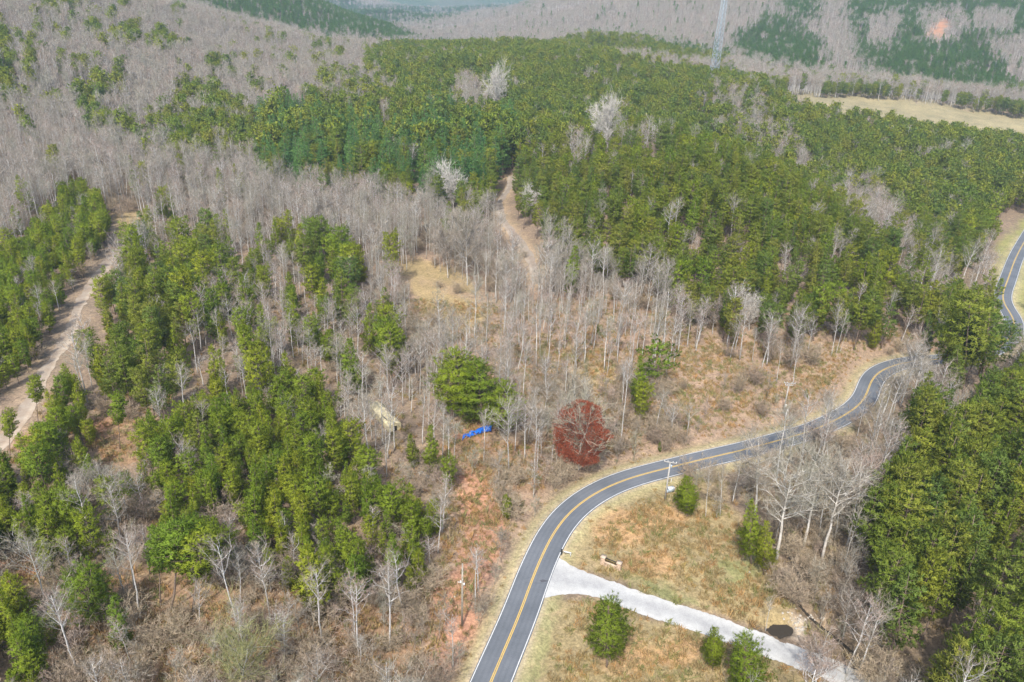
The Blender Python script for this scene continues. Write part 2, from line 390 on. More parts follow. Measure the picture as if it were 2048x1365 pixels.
def bare(seed, Ht=18, R=2.6, cb=.5, n1=18, n2=6, n3=5, n4=3, up=.9, rt=.16, lean=0., mats=None, tw=.022, multi=1, fork=False):
    g = np.random.default_rng(seed); mb = MB(); A1 = []; B1 = []; D1 = []; R1 = []
    stems = []
    for s in range(multi):
        off = np.zeros(3) if multi == 1 else np.array([g.normal(0, .5), g.normal(0, .5), 0])
        tp = trunk_path(g, Ht * .9 * (1 if s == 0 else g.uniform(.8, 1)), .9, 9, lean if multi == 1 else g.normal(0, .1)) + off
        mb.tube(tp - np.array([0, 0, .3]), np.linspace(rt, .035, len(tp)), 7); stems.append(tp)
        for q in range(n1):
            t = cb + (1 - cb) * ((q + g.random()) / n1) * .98
            i = t * (len(tp) - 1); k = min(int(i), len(tp) - 2); c = tp[k] + (tp[k + 1] - tp[k]) * (i - k)
            u = (t - cb) / (1 - cb); a = q * 2.4 + g.normal(0, .4)
            prof = math.sin(math.pi * min(1, max(.12, u * .8 + .2))) ** .6
            l = R * prof * g.uniform(.7, 1.2); e = up * g.uniform(.6, 1.4)
            d = np.array([math.cos(a), math.sin(a), e]); d /= math.hypot(1, 0)
            # a bent limb in three pieces
            p = c; r = rt * .42 * (1 - .6 * u)
            for j in range(3):
                nd = d + np.array([0, 0, .18 * j]) + g.normal(0, .14, 3); p2 = p + nd * l / 3
                A1.append(p); B1.append(p2); D1.append(nd); R1.append((r * (1 - .27 * j), r * (1 - .27 * (j + 1)))); p = p2
    A1, B1, D1, R1 = map(np.array, (A1, B1, D1, R1))
    V, Q = seg3(A1, B1, R1[:, 0], R1[:, 1]); LV = [V]; LQ = [Q]; n = len(V)
    def kids(A, B, D, k, ratio, spread, upw):
        m = len(A) * k; t = g.uniform(.25, 1.0, m)[:, None]; a = np.repeat(A, k, 0); b = np.repeat(B, k, 0); l = np.linalg.norm(b - a, axis=1)[:, None]
        d = unit(np.repeat(unit(D), k, 0) + g.normal(0, spread, (m, 3)) + np.array([0, 0, upw]))
        p = a + (b - a) * t; return p, p + d * l * ratio * g.uniform(.6, 1.25, (m, 1)), d
    A2, B2, D2 = kids(A1, B1, D1, n2 // 2, 1.15, .6, .25)
    V, Q = seg3(A2, B2, np.full(len(A2), rt * .13), np.full(len(A2), rt * .05)); LV.append(V); LQ.append(Q + n); n += len(V)
    A3, B3, D3 = kids(A2, B2, D2, n3, .75, .65, .3)
    V3, T3 = flat_twigs(g, A3, B3, np.full(len(A3), tw)); 
    A4, B4, D4 = kids(A3, B3, D3, n4, .8, .6, .3); V4, T4 = flat_twigs(g, A4, B4, np.full(len(A4), tw * .7))
    V = np.concatenate(LV + [V3, V4]); q = np.concatenate(LQ); t = np.concatenate([T3 + n, T4 + n + len(V3)])
    mt = mats or (M_BARK, M_TWIG)
    cme = mesh('crown', V, [q, t], [mt[0], mt[1]], [0] * len(q) + [1] * len(t))
    return mb.me('trunk', mt[0], True), cme

def join_me(name, parts):
    """one mesh from a trunk and a crown, for the stuff objects"""
    V = []; NV = []; mats = []; mi = []; off = 0
    faces = {3: [], 4: [], 5: []}; fm = {3: [], 4: [], 5: []}
    for me in parts:
        n = len(me.vertices); v = np.empty(n * 3, np.float32); me.vertices.foreach_get('co', v); V.append(v.reshape(-1, 3))
        nl = len(me.loops); li = np.empty(nl, np.int32); me.loops.foreach_get('vertex_index', li)
        npl = len(me.polygons); ls = np.empty(npl, np.int32); lt = np.empty(npl, np.int32); m = np.empty(npl, np.int32)
        me.polygons.foreach_get('loop_start', ls); me.polygons.foreach_get('loop_total', lt); me.polygons.foreach_get('material_index', m)
        if me.name in VN: NV.append(VN[me.name])
        else:
            w = np.empty(n * 3, np.float32); me.vertices.foreach_get('normal', w); NV.append(w.reshape(-1, 3))
        base = len(mats); mats += list(me.materials)
        for k in faces:
            q = np.nonzero(lt == k)[0]
            if len(q): faces[k].append(li[ls[q][:, None] + np.arange(k)] + off); fm[k].append(m[q] + base)
        off += n
    ks = [k for k in faces if faces[k]]
    return mesh(name, np.concatenate(V), [np.concatenate(faces[k]) for k in ks], mats, np.concatenate([np.concatenate(fm[k]) for k in ks]), vn=np.concatenate(NV) if any(m.name in VN for m in parts) else None)

PROTO = {}
PROTO['pine'] = [pine(100 + i, 15, r, cb, wh, 5, 8, 10, f, up, M_PINE, bl=.45, bw=.09) for i, (r, cb, f, wh, up) in enumerate([(2.9, .36, 'round', .75, .22), (2.3, .26, 'mid', .6, .3), (3.3, .46, 'round', .95, .1), (2.1, .24, 'cone', .6, .3), (2.8, .4, 'mid', 1.05, .05), (2.5, .32, 'round', .7, .3), (3.0, .3, 'mid', .9, .15)])]
PROTO['young'] = [pine(200 + i, 10, r, cb, wh, 5, 6, 11, f, .4, M_YOUNG, .4, .1, .08) for i, (r, cb, f, wh) in enumerate([(2.0, .14, 'mid', .45), (1.7, .18, 'cone', .5), (2.2, .22, 'round', .6), (1.6, .1, 'mid', .45), (2.1, .25, 'round', .65)])]
PROTO['con'] = [pine(300 + i, 21, r, .22, .85, 6, 9, 8, 'cone', .02, M_CON, .55, .24, .09) for i, r in enumerate([4.2, 3.7, 4.6])]
PROTO['bare'] = [bare(400 + i, 18, r, cb, n1, 4, 5, 3, 1.15, rt=.17, tw=.017) for i, (r, cb, n1) in enumerate([(2.1, .52, 14), (2.5, .45, 16), (1.7, .6, 11), (2.8, .42, 16), (1.9, .5, 14), (2.3, .58, 12)])]
PROTO['open'] = [bare(450 + i, 14, 4.6, .28, 20, 8, 6, 3, .8, .26, tw=.03) for i in range(3)]
def lodpine(seed, mat, Ht=15, R=2.9, cb=.3, form='round'): return pine(seed, Ht, R, cb, 1.0, 5, 3, 5, form, .25, mat, .85, bw=.18)
PROTO['farpine'] = [lodpine(500 + i, M_PINE) for i in range(3)]
PROTO['farthest'] = [lodpine(520 + i, M_FAR, 15, 2.9, .2, 'cone') for i in range(2)]
PROTO['farbare'] = [bare(540 + i, 18, 2.2, .45, 12, 4, 3, 2, 1.4, rt=.2, tw=.05) for i in range(3)]

# ------------------------------------------------------------------ maps drawn once and read through each place's position on the terrain
PADX, PADY, CELL = 500, 300, 6
MW, MH = int((W + 2 * PADX) / CELL), int((H + 2 * PADY) / CELL)
_gx, _gy = np.meshgrid((np.arange(MW) + .5) * CELL - PADX, (np.arange(MH) + .5) * CELL - PADY)
def inpoly(x, y, poly):
    c = np.zeros(x.shape, bool); n = len(poly)
    for i in range(n):
        x1, y1 = poly[i]; x2, y2 = poly[i - 1]
        if y1 == y2: continue
        c ^= ((y1 > y) != (y2 > y)) & (x < (x2 - x1) * (y - y1) / (y2 - y1) + x1)
    return c
def circ(x, y, r, ry=None):
    ry = ry or r; return [(x + r * math.cos(a * .785), y + ry * math.sin(a * .785)) for a in range(8)]
TYPES = ['H', 'P', 'M', 'C', 'Y', 'B', 'N', 'S', 'T', 'F', 'HP', 'L', 'K', 'HY']
TM = np.zeros((MH, MW), int)
def tp(t, *polys):
    for p in polys: TM[inpoly(_gx, _gy, p)] = TYPES.index(t)
# far hills
tp('F', [(340, -60), (715, -60), (715, 8), (790, 45), (850, 80), (780, 84), (640, 70), (540, 55), (440, 38)],
   [(1445, 108), (1480, 62), (1540, 22), (1600, 50), (1645, 90), (1662, 128), (1640, 148), (1560, 135)],
   [(1545, -100), (1640, -100), (1640, 42), (1570, 38)],
   [(1690, 20), (1770, -100), (2548, -100), (2548, 60), (2048, 70), (1965, 88), (2000, 115), (2040, 182), (1950, 186), (1800, 165), (1720, 135), (1700, 70)],
   [(700, 15), (850, 10), (870, 25), (780, 40)], [(860, 0), (1060, -20), (1070, 10), (900, 25)], [(810, 25), (930, 20), (900, 42), (830, 45)])
tp('H', [(1840, 25), (1925, 15), (1920, 80), (1850, 85)], [(1730, 40), (1800, 20), (1790, 80), (1740, 90)], [(1940, 30), (2030, 20), (2020, 60), (1950, 60)])
# second ridge and hedge row of pines
tp('P', [(1080, 92), (1180, 78), (1290, 80), (1400, 98), (1470, 122), (1440, 134), (1300, 118), (1120, 112)])
tp('L', [(1640, 178), (1720, 170), (1850, 190), (2048, 212), (2548, 250), (2548, 280), (2048, 230), (1940, 212), (1850, 194), (1760, 184), (1650, 182)])
tp('P', [(720, 108), (850, 88), (1000, 90), (1130, 95), (1200, 110), (1330, 135), (1460, 152), (1600, 186), (1750, 228), (2048, 272), (2548, 330), (2548, 520), (2048, 500),
         (1960, 560), (1900, 570), (1830, 580), (1810, 640), (1740, 680), (1600, 665), (1480, 650), (1390, 620), (1340, 570), (1240, 540), (1110, 490), (1040, 450),
         (1000, 385), (960, 410), (900, 400), (800, 392), (700, 372), (560, 360), (510, 330), (520, 260), (620, 215), (740, 210), (800, 190), (740, 150)])
tp('HP', [(630, 150), (760, 140), (800, 175), (780, 205), (640, 215)], [(1420, 170), (1490, 165), (1560, 240), (1600, 310), (1560, 350), (1500, 320), (1440, 240)],
   [(1650, 390), (1720, 350), (1800, 400), (1860, 480), (1900, 560), (1850, 580), (1780, 500), (1700, 450)], circ(1470, 270, 45, 35), circ(985, 195, 30), circ(1215, 255, 32), circ(1300, 285, 35, 25),
   [(900, 160), (960, 150), (970, 215), (900, 220)], [(1140, 270), (1175, 270), (1170, 340), (1140, 340)], [(1550, 300), (1590, 290), (1640, 330), (1590, 350)])
tp('H', [(1690, 410), (1760, 390), (1790, 450), (1720, 460)], circ(940, 195, 22))
tp('C', [(510, 275), (560, 218), (640, 222), (650, 335), (620, 380), (520, 350)], [(665, 265), (755, 250), (785, 360), (740, 375), (672, 350)],
   [(790, 300), (830, 265), (860, 215), (895, 230), (900, 280), (1000, 240), (1030, 250), (1030, 340), (960, 385), (850, 385), (800, 360)])
# left hill: pockets of pine in bare hardwood
tp('P', [(-200, 60), (25, 75), (35, 190), (20, 205), (-200, 215)], [(48, 90), (70, 85), (72, 165), (55, 170)])
for x, y, r in [(110, 14, 22), (150, 20, 14), (190, 34, 9), (240, 12, 9), (112, 58, 9), (140, 80, 11), (228, 36, 14), (192, 66, 14), (262, 72, 22), (232, 78, 12), (298, 86, 11), (320, 78, 16), (345, 95, 14),
                (355, 25, 8), (78, 56, 7), (120, 138, 12), (155, 138, 12), (200, 185, 24), (235, 170, 26), (172, 190, 20), (180, 215, 20), (195, 250, 22), (105, 205, 14), (430, 135, 15), (435, 150, 10),
                (468, 145, 10), (510, 152, 7), (515, 190, 11), (575, 130, 10), (540, 90, 8), (635, 105, 8), (660, 90, 10), (675, 120, 14), (90, 320, 14), (250, 240, 12), (370, 195, 22), (400, 190, 20),
                (425, 185, 18), (435, 215, 22), (470, 235, 25), (630, 215, 20), (615, 195, 12), (780, 165, 8)]:
    tp('P', circ(x, y, r))
tp('M', [(330, 235), (360, 215), (400, 235), (470, 240), (520, 260), (510, 320), (440, 300), (340, 320), (320, 280)])
tp('HP', [(215, 240), (330, 235), (330, 300), (230, 275)])
# pines along the left track
tp('Y', [(-400, 500), (20, 500), (60, 470), (90, 430), (150, 375), (200, 390), (232, 440), (205, 490), (160, 540), (120, 610), (95, 690), (60, 740), (-400, 860)])
tp('P', [(222, 560), (262, 510), (300, 490), (300, 440), (345, 420), (372, 470), (385, 560), (372, 640), (372, 760), (330, 805), (270, 800), (240, 770), (168, 745), (155, 640), (180, 570)])
tp('Y', circ(262, 468, 14, 12), circ(330, 425, 18, 25), circ(295, 440, 10), circ(115, 790, 45, 60), circ(60, 800, 25, 35), circ(290, 920, 12))
# pine clusters inside the hardwood
tp('HY', [(350, 430), (620, 450), (760, 560), (800, 700), (760, 860), (560, 800), (380, 830), (360, 600)])
for x, y, rx, ry in [(408, 500, 28, 45), (475, 530, 14, 40), (510, 560, 30, 25), (575, 500, 12, 18), (640, 510, 48, 45), (700, 560, 30, 60), (520, 675, 20, 25), (655, 690, 16, 22), (768, 620, 20, 30),
                     (760, 690, 32, 45), (830, 745, 34, 32), (580, 600, 14, 18), (690, 600, 30, 30), (705, 815, 26, 32), (655, 790, 20, 20), (440, 720, 35, 20), (490, 745, 14, 25), (910, 790, 10, 60), (420, 660, 30, 30)]:
    tp('Y' if ry < 30 else 'P', circ(x, y, rx, ry))
tp('P', [(880, 760), (900, 715), (935, 710), (1000, 740), (1040, 790), (1040, 850), (940, 830), (885, 800)])
# lower left young pines
tp('HY', [(370, 600), (560, 640), (640, 770), (560, 800), (470, 790), (380, 830)], [(690, 900), (760, 900), (800, 960), (740, 1000)], [(200, 900), (280, 880), (300, 1080), (240, 1100)])
tp('Y', [(240, 960), (250, 870), (330, 860), (400, 800), (470, 790), (560, 800), (640, 770), (672, 830), (715, 880), (760, 920), (745, 960), (790, 1000), (880, 1030), (935, 1080), (925, 1130), (860, 1165),
         (810, 1150), (750, 1190), (700, 1210), (640, 1185), (540, 1150), (470, 1110), (420, 1150), (330, 1140), (300, 1080), (335, 1010)],
   [(-400, 930), (60, 920), (110, 850), (180, 800), (210, 870), (190, 950), (250, 1000), (245, 1080), (100, 1130), (-400, 1110)],
   [(-400, 1175), (80, 1180), (130, 1240), (100, 1300), (60, 1500), (-400, 1600)], circ(170, 1180, 45, 40))
tp('HP', [(380, 860), (420, 840), (430, 900), (390, 920)], [(430, 1000), (480, 990), (490, 1080), (440, 1090)], [(160, 960), (240, 950), (290, 1080), (180, 1080)], [(740, 1140), (800, 1130), (790, 1220), (730, 1220)])
tp('N', [(120, 880), (200, 860), (300, 820), (300, 920), (235, 950), (190, 930)])
# lines of sight kept open along the tracks
tp('N', [(228, 440), (292, 455), (300, 475), (262, 500), (235, 545), (212, 560), (185, 610), (165, 660), (152, 725), (115, 790), (60, 860), (0, 935), (-200, 1000), (-200, 900), (0, 830), (72, 750), (105, 690), (130, 620), (172, 550), (212, 495)],
   [(1540, 1310), (1600, 1300), (1720, 1345), (1800, 1400), (1700, 1400), (1560, 1345)],
   [(1000, 372), (1030, 372), (1030, 440), (1060, 490), (1075, 540), (1045, 540), (1015, 480), (992, 425)])
# open ground
tp('S', [(780, 520), (900, 500), (990, 570), (1010, 660), (860, 700), (790, 620)], [(700, 905), (900, 890), (900, 960), (840, 1000), (760, 950)],
   [(1050, 700), (1290, 690), (1440, 760), (1480, 850), (1240, 900), (1060, 800)], [(860, 880), (1240, 880), (1220, 940), (1080, 1000), (960, 970)],
   [(220, 1190), (470, 1180), (700, 1225), (800, 1240), (900, 1000), (1010, 960), (1080, 1000), (1060, 1060), (960, 1400), (150, 1500), (150, 1280)],
   [(1280, 700), (1480, 680), (1700, 700), (1760, 730), (1700, 800), (1560, 860), (1420, 870), (1300, 800)], [(215, 420), (290, 425), (330, 460), (240, 470)])
tp('K', [(840, 680), (1040, 540), (1250, 560), (1440, 640), (1480, 690), (1280, 700), (1060, 700), (1050, 800), (860, 880), (820, 900), (700, 900), (700, 760)])
tp('S', [(1050, 740), (1290, 690), (1440, 760), (1480, 850), (1240, 900), (1060, 800)])
tp('HP', [(900, 400), (960, 395), (985, 420), (990, 470), (900, 460)])
tp('T', [(1430, 870), (1500, 850), (1640, 850), (1700, 830), (1900, 800), (1890, 900), (1760, 970), (1700, 1060), (1660, 1100), (1560, 1090), (1520, 1040), (1440, 960)],
   [(1560, 1400), (1600, 1290), (1800, 1290), (1900, 1330), (1900, 1500)], [(1830, 560), (2000, 500), (2000, 580), (1880, 600)], [(1780, 640), (1900, 620), (1880, 740), (1780, 740)])
tp('N', [(1100, 950), (1300, 900), (1440, 900), (1440, 1000), (1500, 1060), (1560, 1130), (1620, 1160), (1700, 1180), (1680, 1300), (1500, 1500), (950, 1500), (1060, 1090)],
   [(1985, 480), (2060, 440), (2548, 420), (2548, 700), (2010, 690), (1990, 590)])
tp('B', [(1885, 600), (1930, 580), (1990, 585), (2000, 650), (2010, 720), (1970, 790), (1900, 790), (1870, 740), (1860, 690)], circ(1850, 620, 30, 25), [(1815, 800), (1850, 785), (1895, 840), (1880, 905), (1830, 900)],
   [(1712, 1180), (1720, 1030), (1780, 960), (1890, 900), (1960, 790), (2048, 760), (2700, 700), (2700, 1700), (1900, 1500), (1860, 1330), (1780, 1270), (1715, 1250)])
tp('N', [(1595, 180), (1640, 184), (1750, 190), (1850, 196), (1950, 213), (2048, 230), (2548, 272), (2548, 350), (2048, 287), (1750, 244), (1640, 224), (1565, 204), (1565, 176)],
   [(1852, 80), (1878, 46), (1894, 26), (1900, 58), (1880, 78)])

tp('N', [(1540, 1300), (1600, 1292), (1720, 1335), (1830, 1400), (1700, 1400), (1560, 1345)])
# places with no tree base at all
BM = np.zeros((MH, MW), bool)
def nb(*polys):
    for p in polys: BM[inpoly(_gx, _gy, p)] = True
nb([(1095, 1000), (1300, 955), (1440, 930), (1460, 1010), (1560, 1110), (1620, 1240), (1500, 1500), (960, 1500), (1060, 1100)],
   [(790, 560), (830, 532), (900, 560), (980, 595), (1005, 650), (930, 690), (850, 668)], [(900, 1000), (1000, 975), (1010, 1040), (960, 1160), (930, 1250), (870, 1240), (890, 1160)],
   [(215, 425), (290, 430), (275, 465), (240, 500), (200, 560), (165, 620), (150, 700), (110, 790), (50, 860), (-60, 960), (-60, 850), (30, 785), (92, 700), (140, 600), (198, 525), (222, 475)],
   [(1985, 440), (2100, 420), (2300, 500), (2300, 720), (2000, 700), (1990, 600)], [(180, 840), (300, 830), (300, 900), (200, 920)], [(0, 1110), (100, 1120), (110, 1180), (0, 1170)],
   [(1340, 730), (1700, 740), (1700, 800), (1560, 860), (1440, 890), (1350, 850)], [(885, 820), (1000, 820), (1000, 905), (885, 905)],
   [(735, 795), (800, 825), (835, 885), (800, 905), (765, 885), (735, 840)], [(290, 1160), (450, 1150), (450, 1260), (290, 1240)])

GM = np.zeros((MH, MW, 3)); GM[:] = (.27, .205, .15)
def gp(c, *polys):
    for p in polys: GM[inpoly(_gx, _gy, p)] = c
GOLD, STRAW, VERGE, CLAY, TAN, LITR, DARK, PALE = (.42, .325, .17), (.36, .29, .155), (.28, .28, .125), (.49, .27, .175), (.37, .27, .195), (.34, .225, .14), (.19, .16, .12), (.50, .43, .34)
gp((.27, .23, .20), [(-500, -300), (2548, -300), (2548, 200), (-500, 250)])
gp((.34, .30, .175), [(1560, 175), (1750, 183), (1850, 198), (1950, 215), (2048, 230), (2548, 270), (2548, 400), (2048, 330), (1700, 260)])
gp((.05, .10, .05), [(700, -100), (1090, -100), (1075, 12), (900, 30), (830, 60), (790, 45)])
gp((.16, .15, .13), [(800, 18), (1000, 14), (900, 32), (820, 30)], [(860, 0), (960, 0), (940, 8), (870, 8)])
gp((.52, .28, .17), [(1855, 74), (1880, 46), (1893, 28), (1896, 56), (1876, 74)])
gp((.55, .28, .17), [(1855, 70), (1880, 40), (1895, 30), (1893, 60), (1870, 78)], [(1400, 130), (1440, 130), (1440, 150), (1400, 150)])
gp(TAN, [(760, 520), (900, 500), (1100, 540), (1480, 640), (1700, 670), (1780, 720), (1720, 800), (1560, 880), (1300, 930), (1100, 960), (1020, 780), (860, 720), (800, 620)],
   [(1640, 640), (1800, 660), (1790, 720), (1700, 720)])
gp(GOLD, [(810, 560), (870, 575), (940, 600), (985, 640), (940, 660), (870, 640)], [(780, 520), (920, 530), (960, 590), (870, 570), (800, 555)], [(1110, 740), (1260, 720), (1250, 760), (1140, 790)],
   [(215, 420), (290, 425), (300, 460), (240, 470)])
gp(LITR, [(150, 1130), (500, 1140), (800, 1220), (1000, 1200), (980, 1500), (0, 1500), (100, 1250)], [(870, 880), (1100, 880), (1080, 1000), (900, 1000)], [(180, 840), (320, 830), (320, 920), (200, 940)])
gp(TAN, [(880, 960), (1100, 1000), (1060, 1100), (1000, 1230), (930, 1500), (820, 1500), (840, 1250)])
gp((.42, .26, .18), [(900, 1180), (960, 1160), (975, 1260), (940, 1360), (890, 1500), (800, 1500), (850, 1330)], [(1000, 980), (1015, 1060), (990, 1160), (960, 1180), (950, 1100), (990, 1050)])
gp(CLAY, [(918, 985), (985, 970), (1012, 1010), (1000, 1060), (1000, 1110), (975, 1140), (965, 1180), (950, 1290), (905, 1300), (880, 1210), (862, 1170), (915, 1130), (925, 1050)], [(880, 925), (930, 930), (980, 960), (960, 980), (900, 965)],
   [(-500, 1110), (60, 1120), (100, 1150), (60, 1170), (-500, 1165)], [(142, 465), (165, 470), (165, 495), (148, 490)], [(215, 500), (245, 478), (250, 490), (225, 520)], [(50, 850), (80, 860), (70, 890), (20, 910), (20, 890)],
   [(895, 845), (945, 840), (990, 850), (960, 885), (905, 880)], [(1850, 690), (1880, 700), (1870, 712), (1850, 708)], [(160, 850), (230, 840), (210, 880), (170, 880)])
gp(STRAW, [(1095, 1120), (1200, 990), (1330, 955), (1440, 935), (1450, 1010), (1540, 1090), (1580, 1180), (1600, 1240), (1560, 1270), (1350, 1200), (1200, 1150)],
   [(1090, 1200), (1200, 1200), (1400, 1260), (1500, 1300), (1700, 1380), (1700, 1600), (980, 1600)])
gp((.47, .31, .16), circ(1240, 1055, 60, 45), circ(1330, 1040, 50, 30), circ(1300, 1130, 70, 25), circ(1250, 1310, 60, 50), circ(1350, 1300, 60, 30))
gp(VERGE, [(1105, 1180), (1125, 1190), (1100, 1280), (1060, 1400), (1020, 1600), (1005, 1600), (1060, 1300)], [(1430, 1120), (1520, 1110), (1530, 1150), (1460, 1170)], [(1230, 1140), (1330, 1160), (1420, 1215), (1340, 1200)])
gp((.25, .2, .14), [(1440, 950), (1560, 1000), (1720, 950), (1700, 1080), (1660, 1280), (1600, 1230), (1590, 1120), (1500, 1040)])
gp((.22, .17, .12), [(1700, 1000), (2048, 760), (2700, 800), (2700, 1600), (1800, 1500), (1640, 1300)])
gp((.33, .25, .18), [(-100, 830), (60, 760), (110, 680), (170, 560), (215, 480), (260, 470), (230, 540), (190, 620), (165, 700), (120, 790), (60, 860), (-60, 950)])
gp(PALE, [(1590, 1225), (1620, 1240), (1610, 1275), (1585, 1280)], [(1540, 1130), (1590, 1140), (1590, 1160), (1545, 1150)])
gp((.32, .32, .12), [(1985, 560), (2000, 480), (2060, 430), (2300, 430), (2300, 700), (2100, 720), (2040, 640)])
for _ in range(2):   # soften the edges
    GM[1:-1, 1:-1] = (GM[1:-1, 1:-1] * 2 + GM[:-2, 1:-1] + GM[2:, 1:-1] + GM[1:-1, :-2] + GM[1:-1, 2:]) / 6
def look(M, px, py):
    i = np.clip(((py + PADY) / CELL).astype(int), 0, MH - 1); j = np.clip(((px + PADX) / CELL).astype(int), 0, MW - 1)
    return M[i, j]

# ------------------------------------------------------------------ ground
def ground_material():
    m, nt, b = newmat('ground_cover'); at = N(nt, 'ShaderNodeAttribute', attribute_name='cover')
    c = mixc(nt, 1.0, at.outputs[0], mixc(nt, ramp(nt, noise(nt, .07, 4, .65), .3, .7), (.78, .8, .8), (1.22, 1.18, 1.15)), 'MULTIPLY')
    c = mixc(nt, ramp(nt, noise(nt, .35, 5, .7, dist=.6), .52, .68, 0, .55), c, (.40, .30, .18))
    c = mixc(nt, ramp(nt, noise(nt, .22, 5, .7), .56, .72, 0, .5), c, (.20, .165, .12))
    c = mixc(nt, ramp(nt, noise(nt, .13, 4, .7, dist=1.0), .6, .72, 0, .28), c, (.24, .25, .10))
    c = mixc(nt, 1.0, c, mixc(nt, ramp(nt, noise(nt, 2.2, 5, .75), .3, .7), (.55, .55, .55), (1.42, 1.4, 1.36)), 'MULTIPLY')
    c = mixc(nt, 1.0, c, mixc(nt, ramp(nt, noise(nt, .8, 6, .8, dist=.4), .35, .65), (.75, .74, .72), (1.22, 1.2, 1.18)), 'MULTIPLY')
    nt.links.new(c, b.inputs['Base Color'])
    bp = N(nt, 'ShaderNodeBump'); bp.inputs['Strength'].default_value = .4; bp.inputs['Distance'].default_value = .25
    nt.links.new(noise(nt, 1.6, 5, .7), bp.inputs['Height']); nt.links.new(bp.outputs[0], b.inputs['Normal']); return m
def build_ground():
    az = np.radians(np.linspace(-52, 52, 640)); d = [40.0]
    while d[-1] < 7000: d.append(d[-1] * (1.0052 if d[-1] < 420 else 1.013))
    d = np.array(d); A, Dg = np.meshgrid(az, d); X = Dg * np.sin(A); Y = Dg * np.cos(A); Z = h(X, Y)
    n, m = X.shape; i = np.arange(n * m).reshape(n, m)
    Q = np.stack([i[:-1, :-1], i[:-1, 1:], i[1:, 1:], i[1:, :-1]], -1).reshape(-1, 4)[:, ::-1]
    P = np.stack([X, Y, Z], -1).reshape(-1, 3); px, py, _ = project(P)
    x, y = P[:, 0], P[:, 1]; ok = np.abs(px - 1024) < 4000
    k = 14
    cx = px + k * fbm(x / 9, y / 9, 31) + 6 * fbm(x / 2, y / 2, 32); cy = py + k * fbm(x / 9, y / 9, 33) + 6 * fbm(x / 2, y / 2, 34)
    c = look(GM, np.where(ok, cx, 0), np.where(ok, cy, 0)) * .8
    dist = np.hypot(x, y)
    near = dist < 460; D = np.full(len(x), 99.); 
    q = np.nonzero(near)[0]; D[q] = line_dist(x[q], y[q], road)[0]
    w = np.exp(-((D - 4.3) / 1.6) ** 2)[:, None] * .8; c = c * (1 - w) + np.array([.33, .30, .16]) * w
    w = np.exp(-((D - 3.5) / .5) ** 2)[:, None] * .6; c = c * (1 - w) + np.array([.42, .36, .26]) * w
    D[q] = line_dist(x[q], y[q], creek)[0]; w = np.exp(-(D / 1.4) ** 2)[:, None] * .8; c = c * (1 - w) + np.array([.19, .15, .11]) * w
    D[:] = 99; D[q] = line_dist(x[q], y[q], ltrack)[0]; w = np.exp(-(D / 4.5) ** 2)[:, None] * .8; c = c * (1 - w) + np.array([.27, .21, .15]) * w
    D[:] = 99; D[q] = line_dist(x[q], y[q], ctrack)[0]; w = np.exp(-(D / 3.5) ** 2)[:, None] * .8; c = c * (1 - w) + np.array([.45, .34, .22]) * w
    me = mesh('ground', P, Q, ground_material(), smooth=True, attrs={'cover': ('FLOAT_COLOR', np.c_[c, np.ones(len(c))])})
    tag(obj('ground', me), kind='structure')
build_ground()

def strip(name, L, offs, zoff, mat, drape=True, edge=0.0, kind='structure', zl=None, a=0, b=None, skirt=0):
    """a band along line L with the given cross offsets"""
    L = L[a:b]; t = np.gradient(L[:, :2], axis=0); t = t / np.linalg.norm(t, axis=1)[:, None]; nrm = np.stack([t[:, 1], -t[:, 0]], 1)
    offs = np.array(offs, float); O = np.repeat(offs[None], len(L), 0)
    if edge:
        s = np.arange(len(L)) * .6
        O[:, 0] += edge * (fbm(s * .35, s * 0, 51) + fbm(s * 1.7, s * 0, 52) * .6); O[:, -1] += edge * (fbm(s * .35, s * 0, 53) + fbm(s * 1.7, s * 0, 54) * .6)
        O[:, 1:-1] = O[:, :1] + (O[:, -1:] - O[:, :1]) * np.linspace(0, 1, len(offs))[None, 1:-1]
    X = L[:, None, 0] + nrm[:, None, 0] * O; Y = L[:, None, 1] + nrm[:, None, 1] * O
    Z = (h(X, Y) if drape else np.repeat(L[:, 2:3], len(offs), 1)) + zoff
    if skirt: Z[:, 0] -= skirt; Z[:, -1] -= skirt
    n, m = X.shape; i = np.arange(n * m).reshape(n, m)
    Q = np.stack([i[:-1, :-1], i[:-1, 1:], i[1:, 1:], i[1:, :-1]], -1).reshape(-1, 4)
    return tag(obj(name, mesh(name, np.stack([X, Y, Z], -1).reshape(-1, 3), Q[:, ::-1], mat, attrs={'across': ('FLOAT', O.ravel())})), kind=kind)

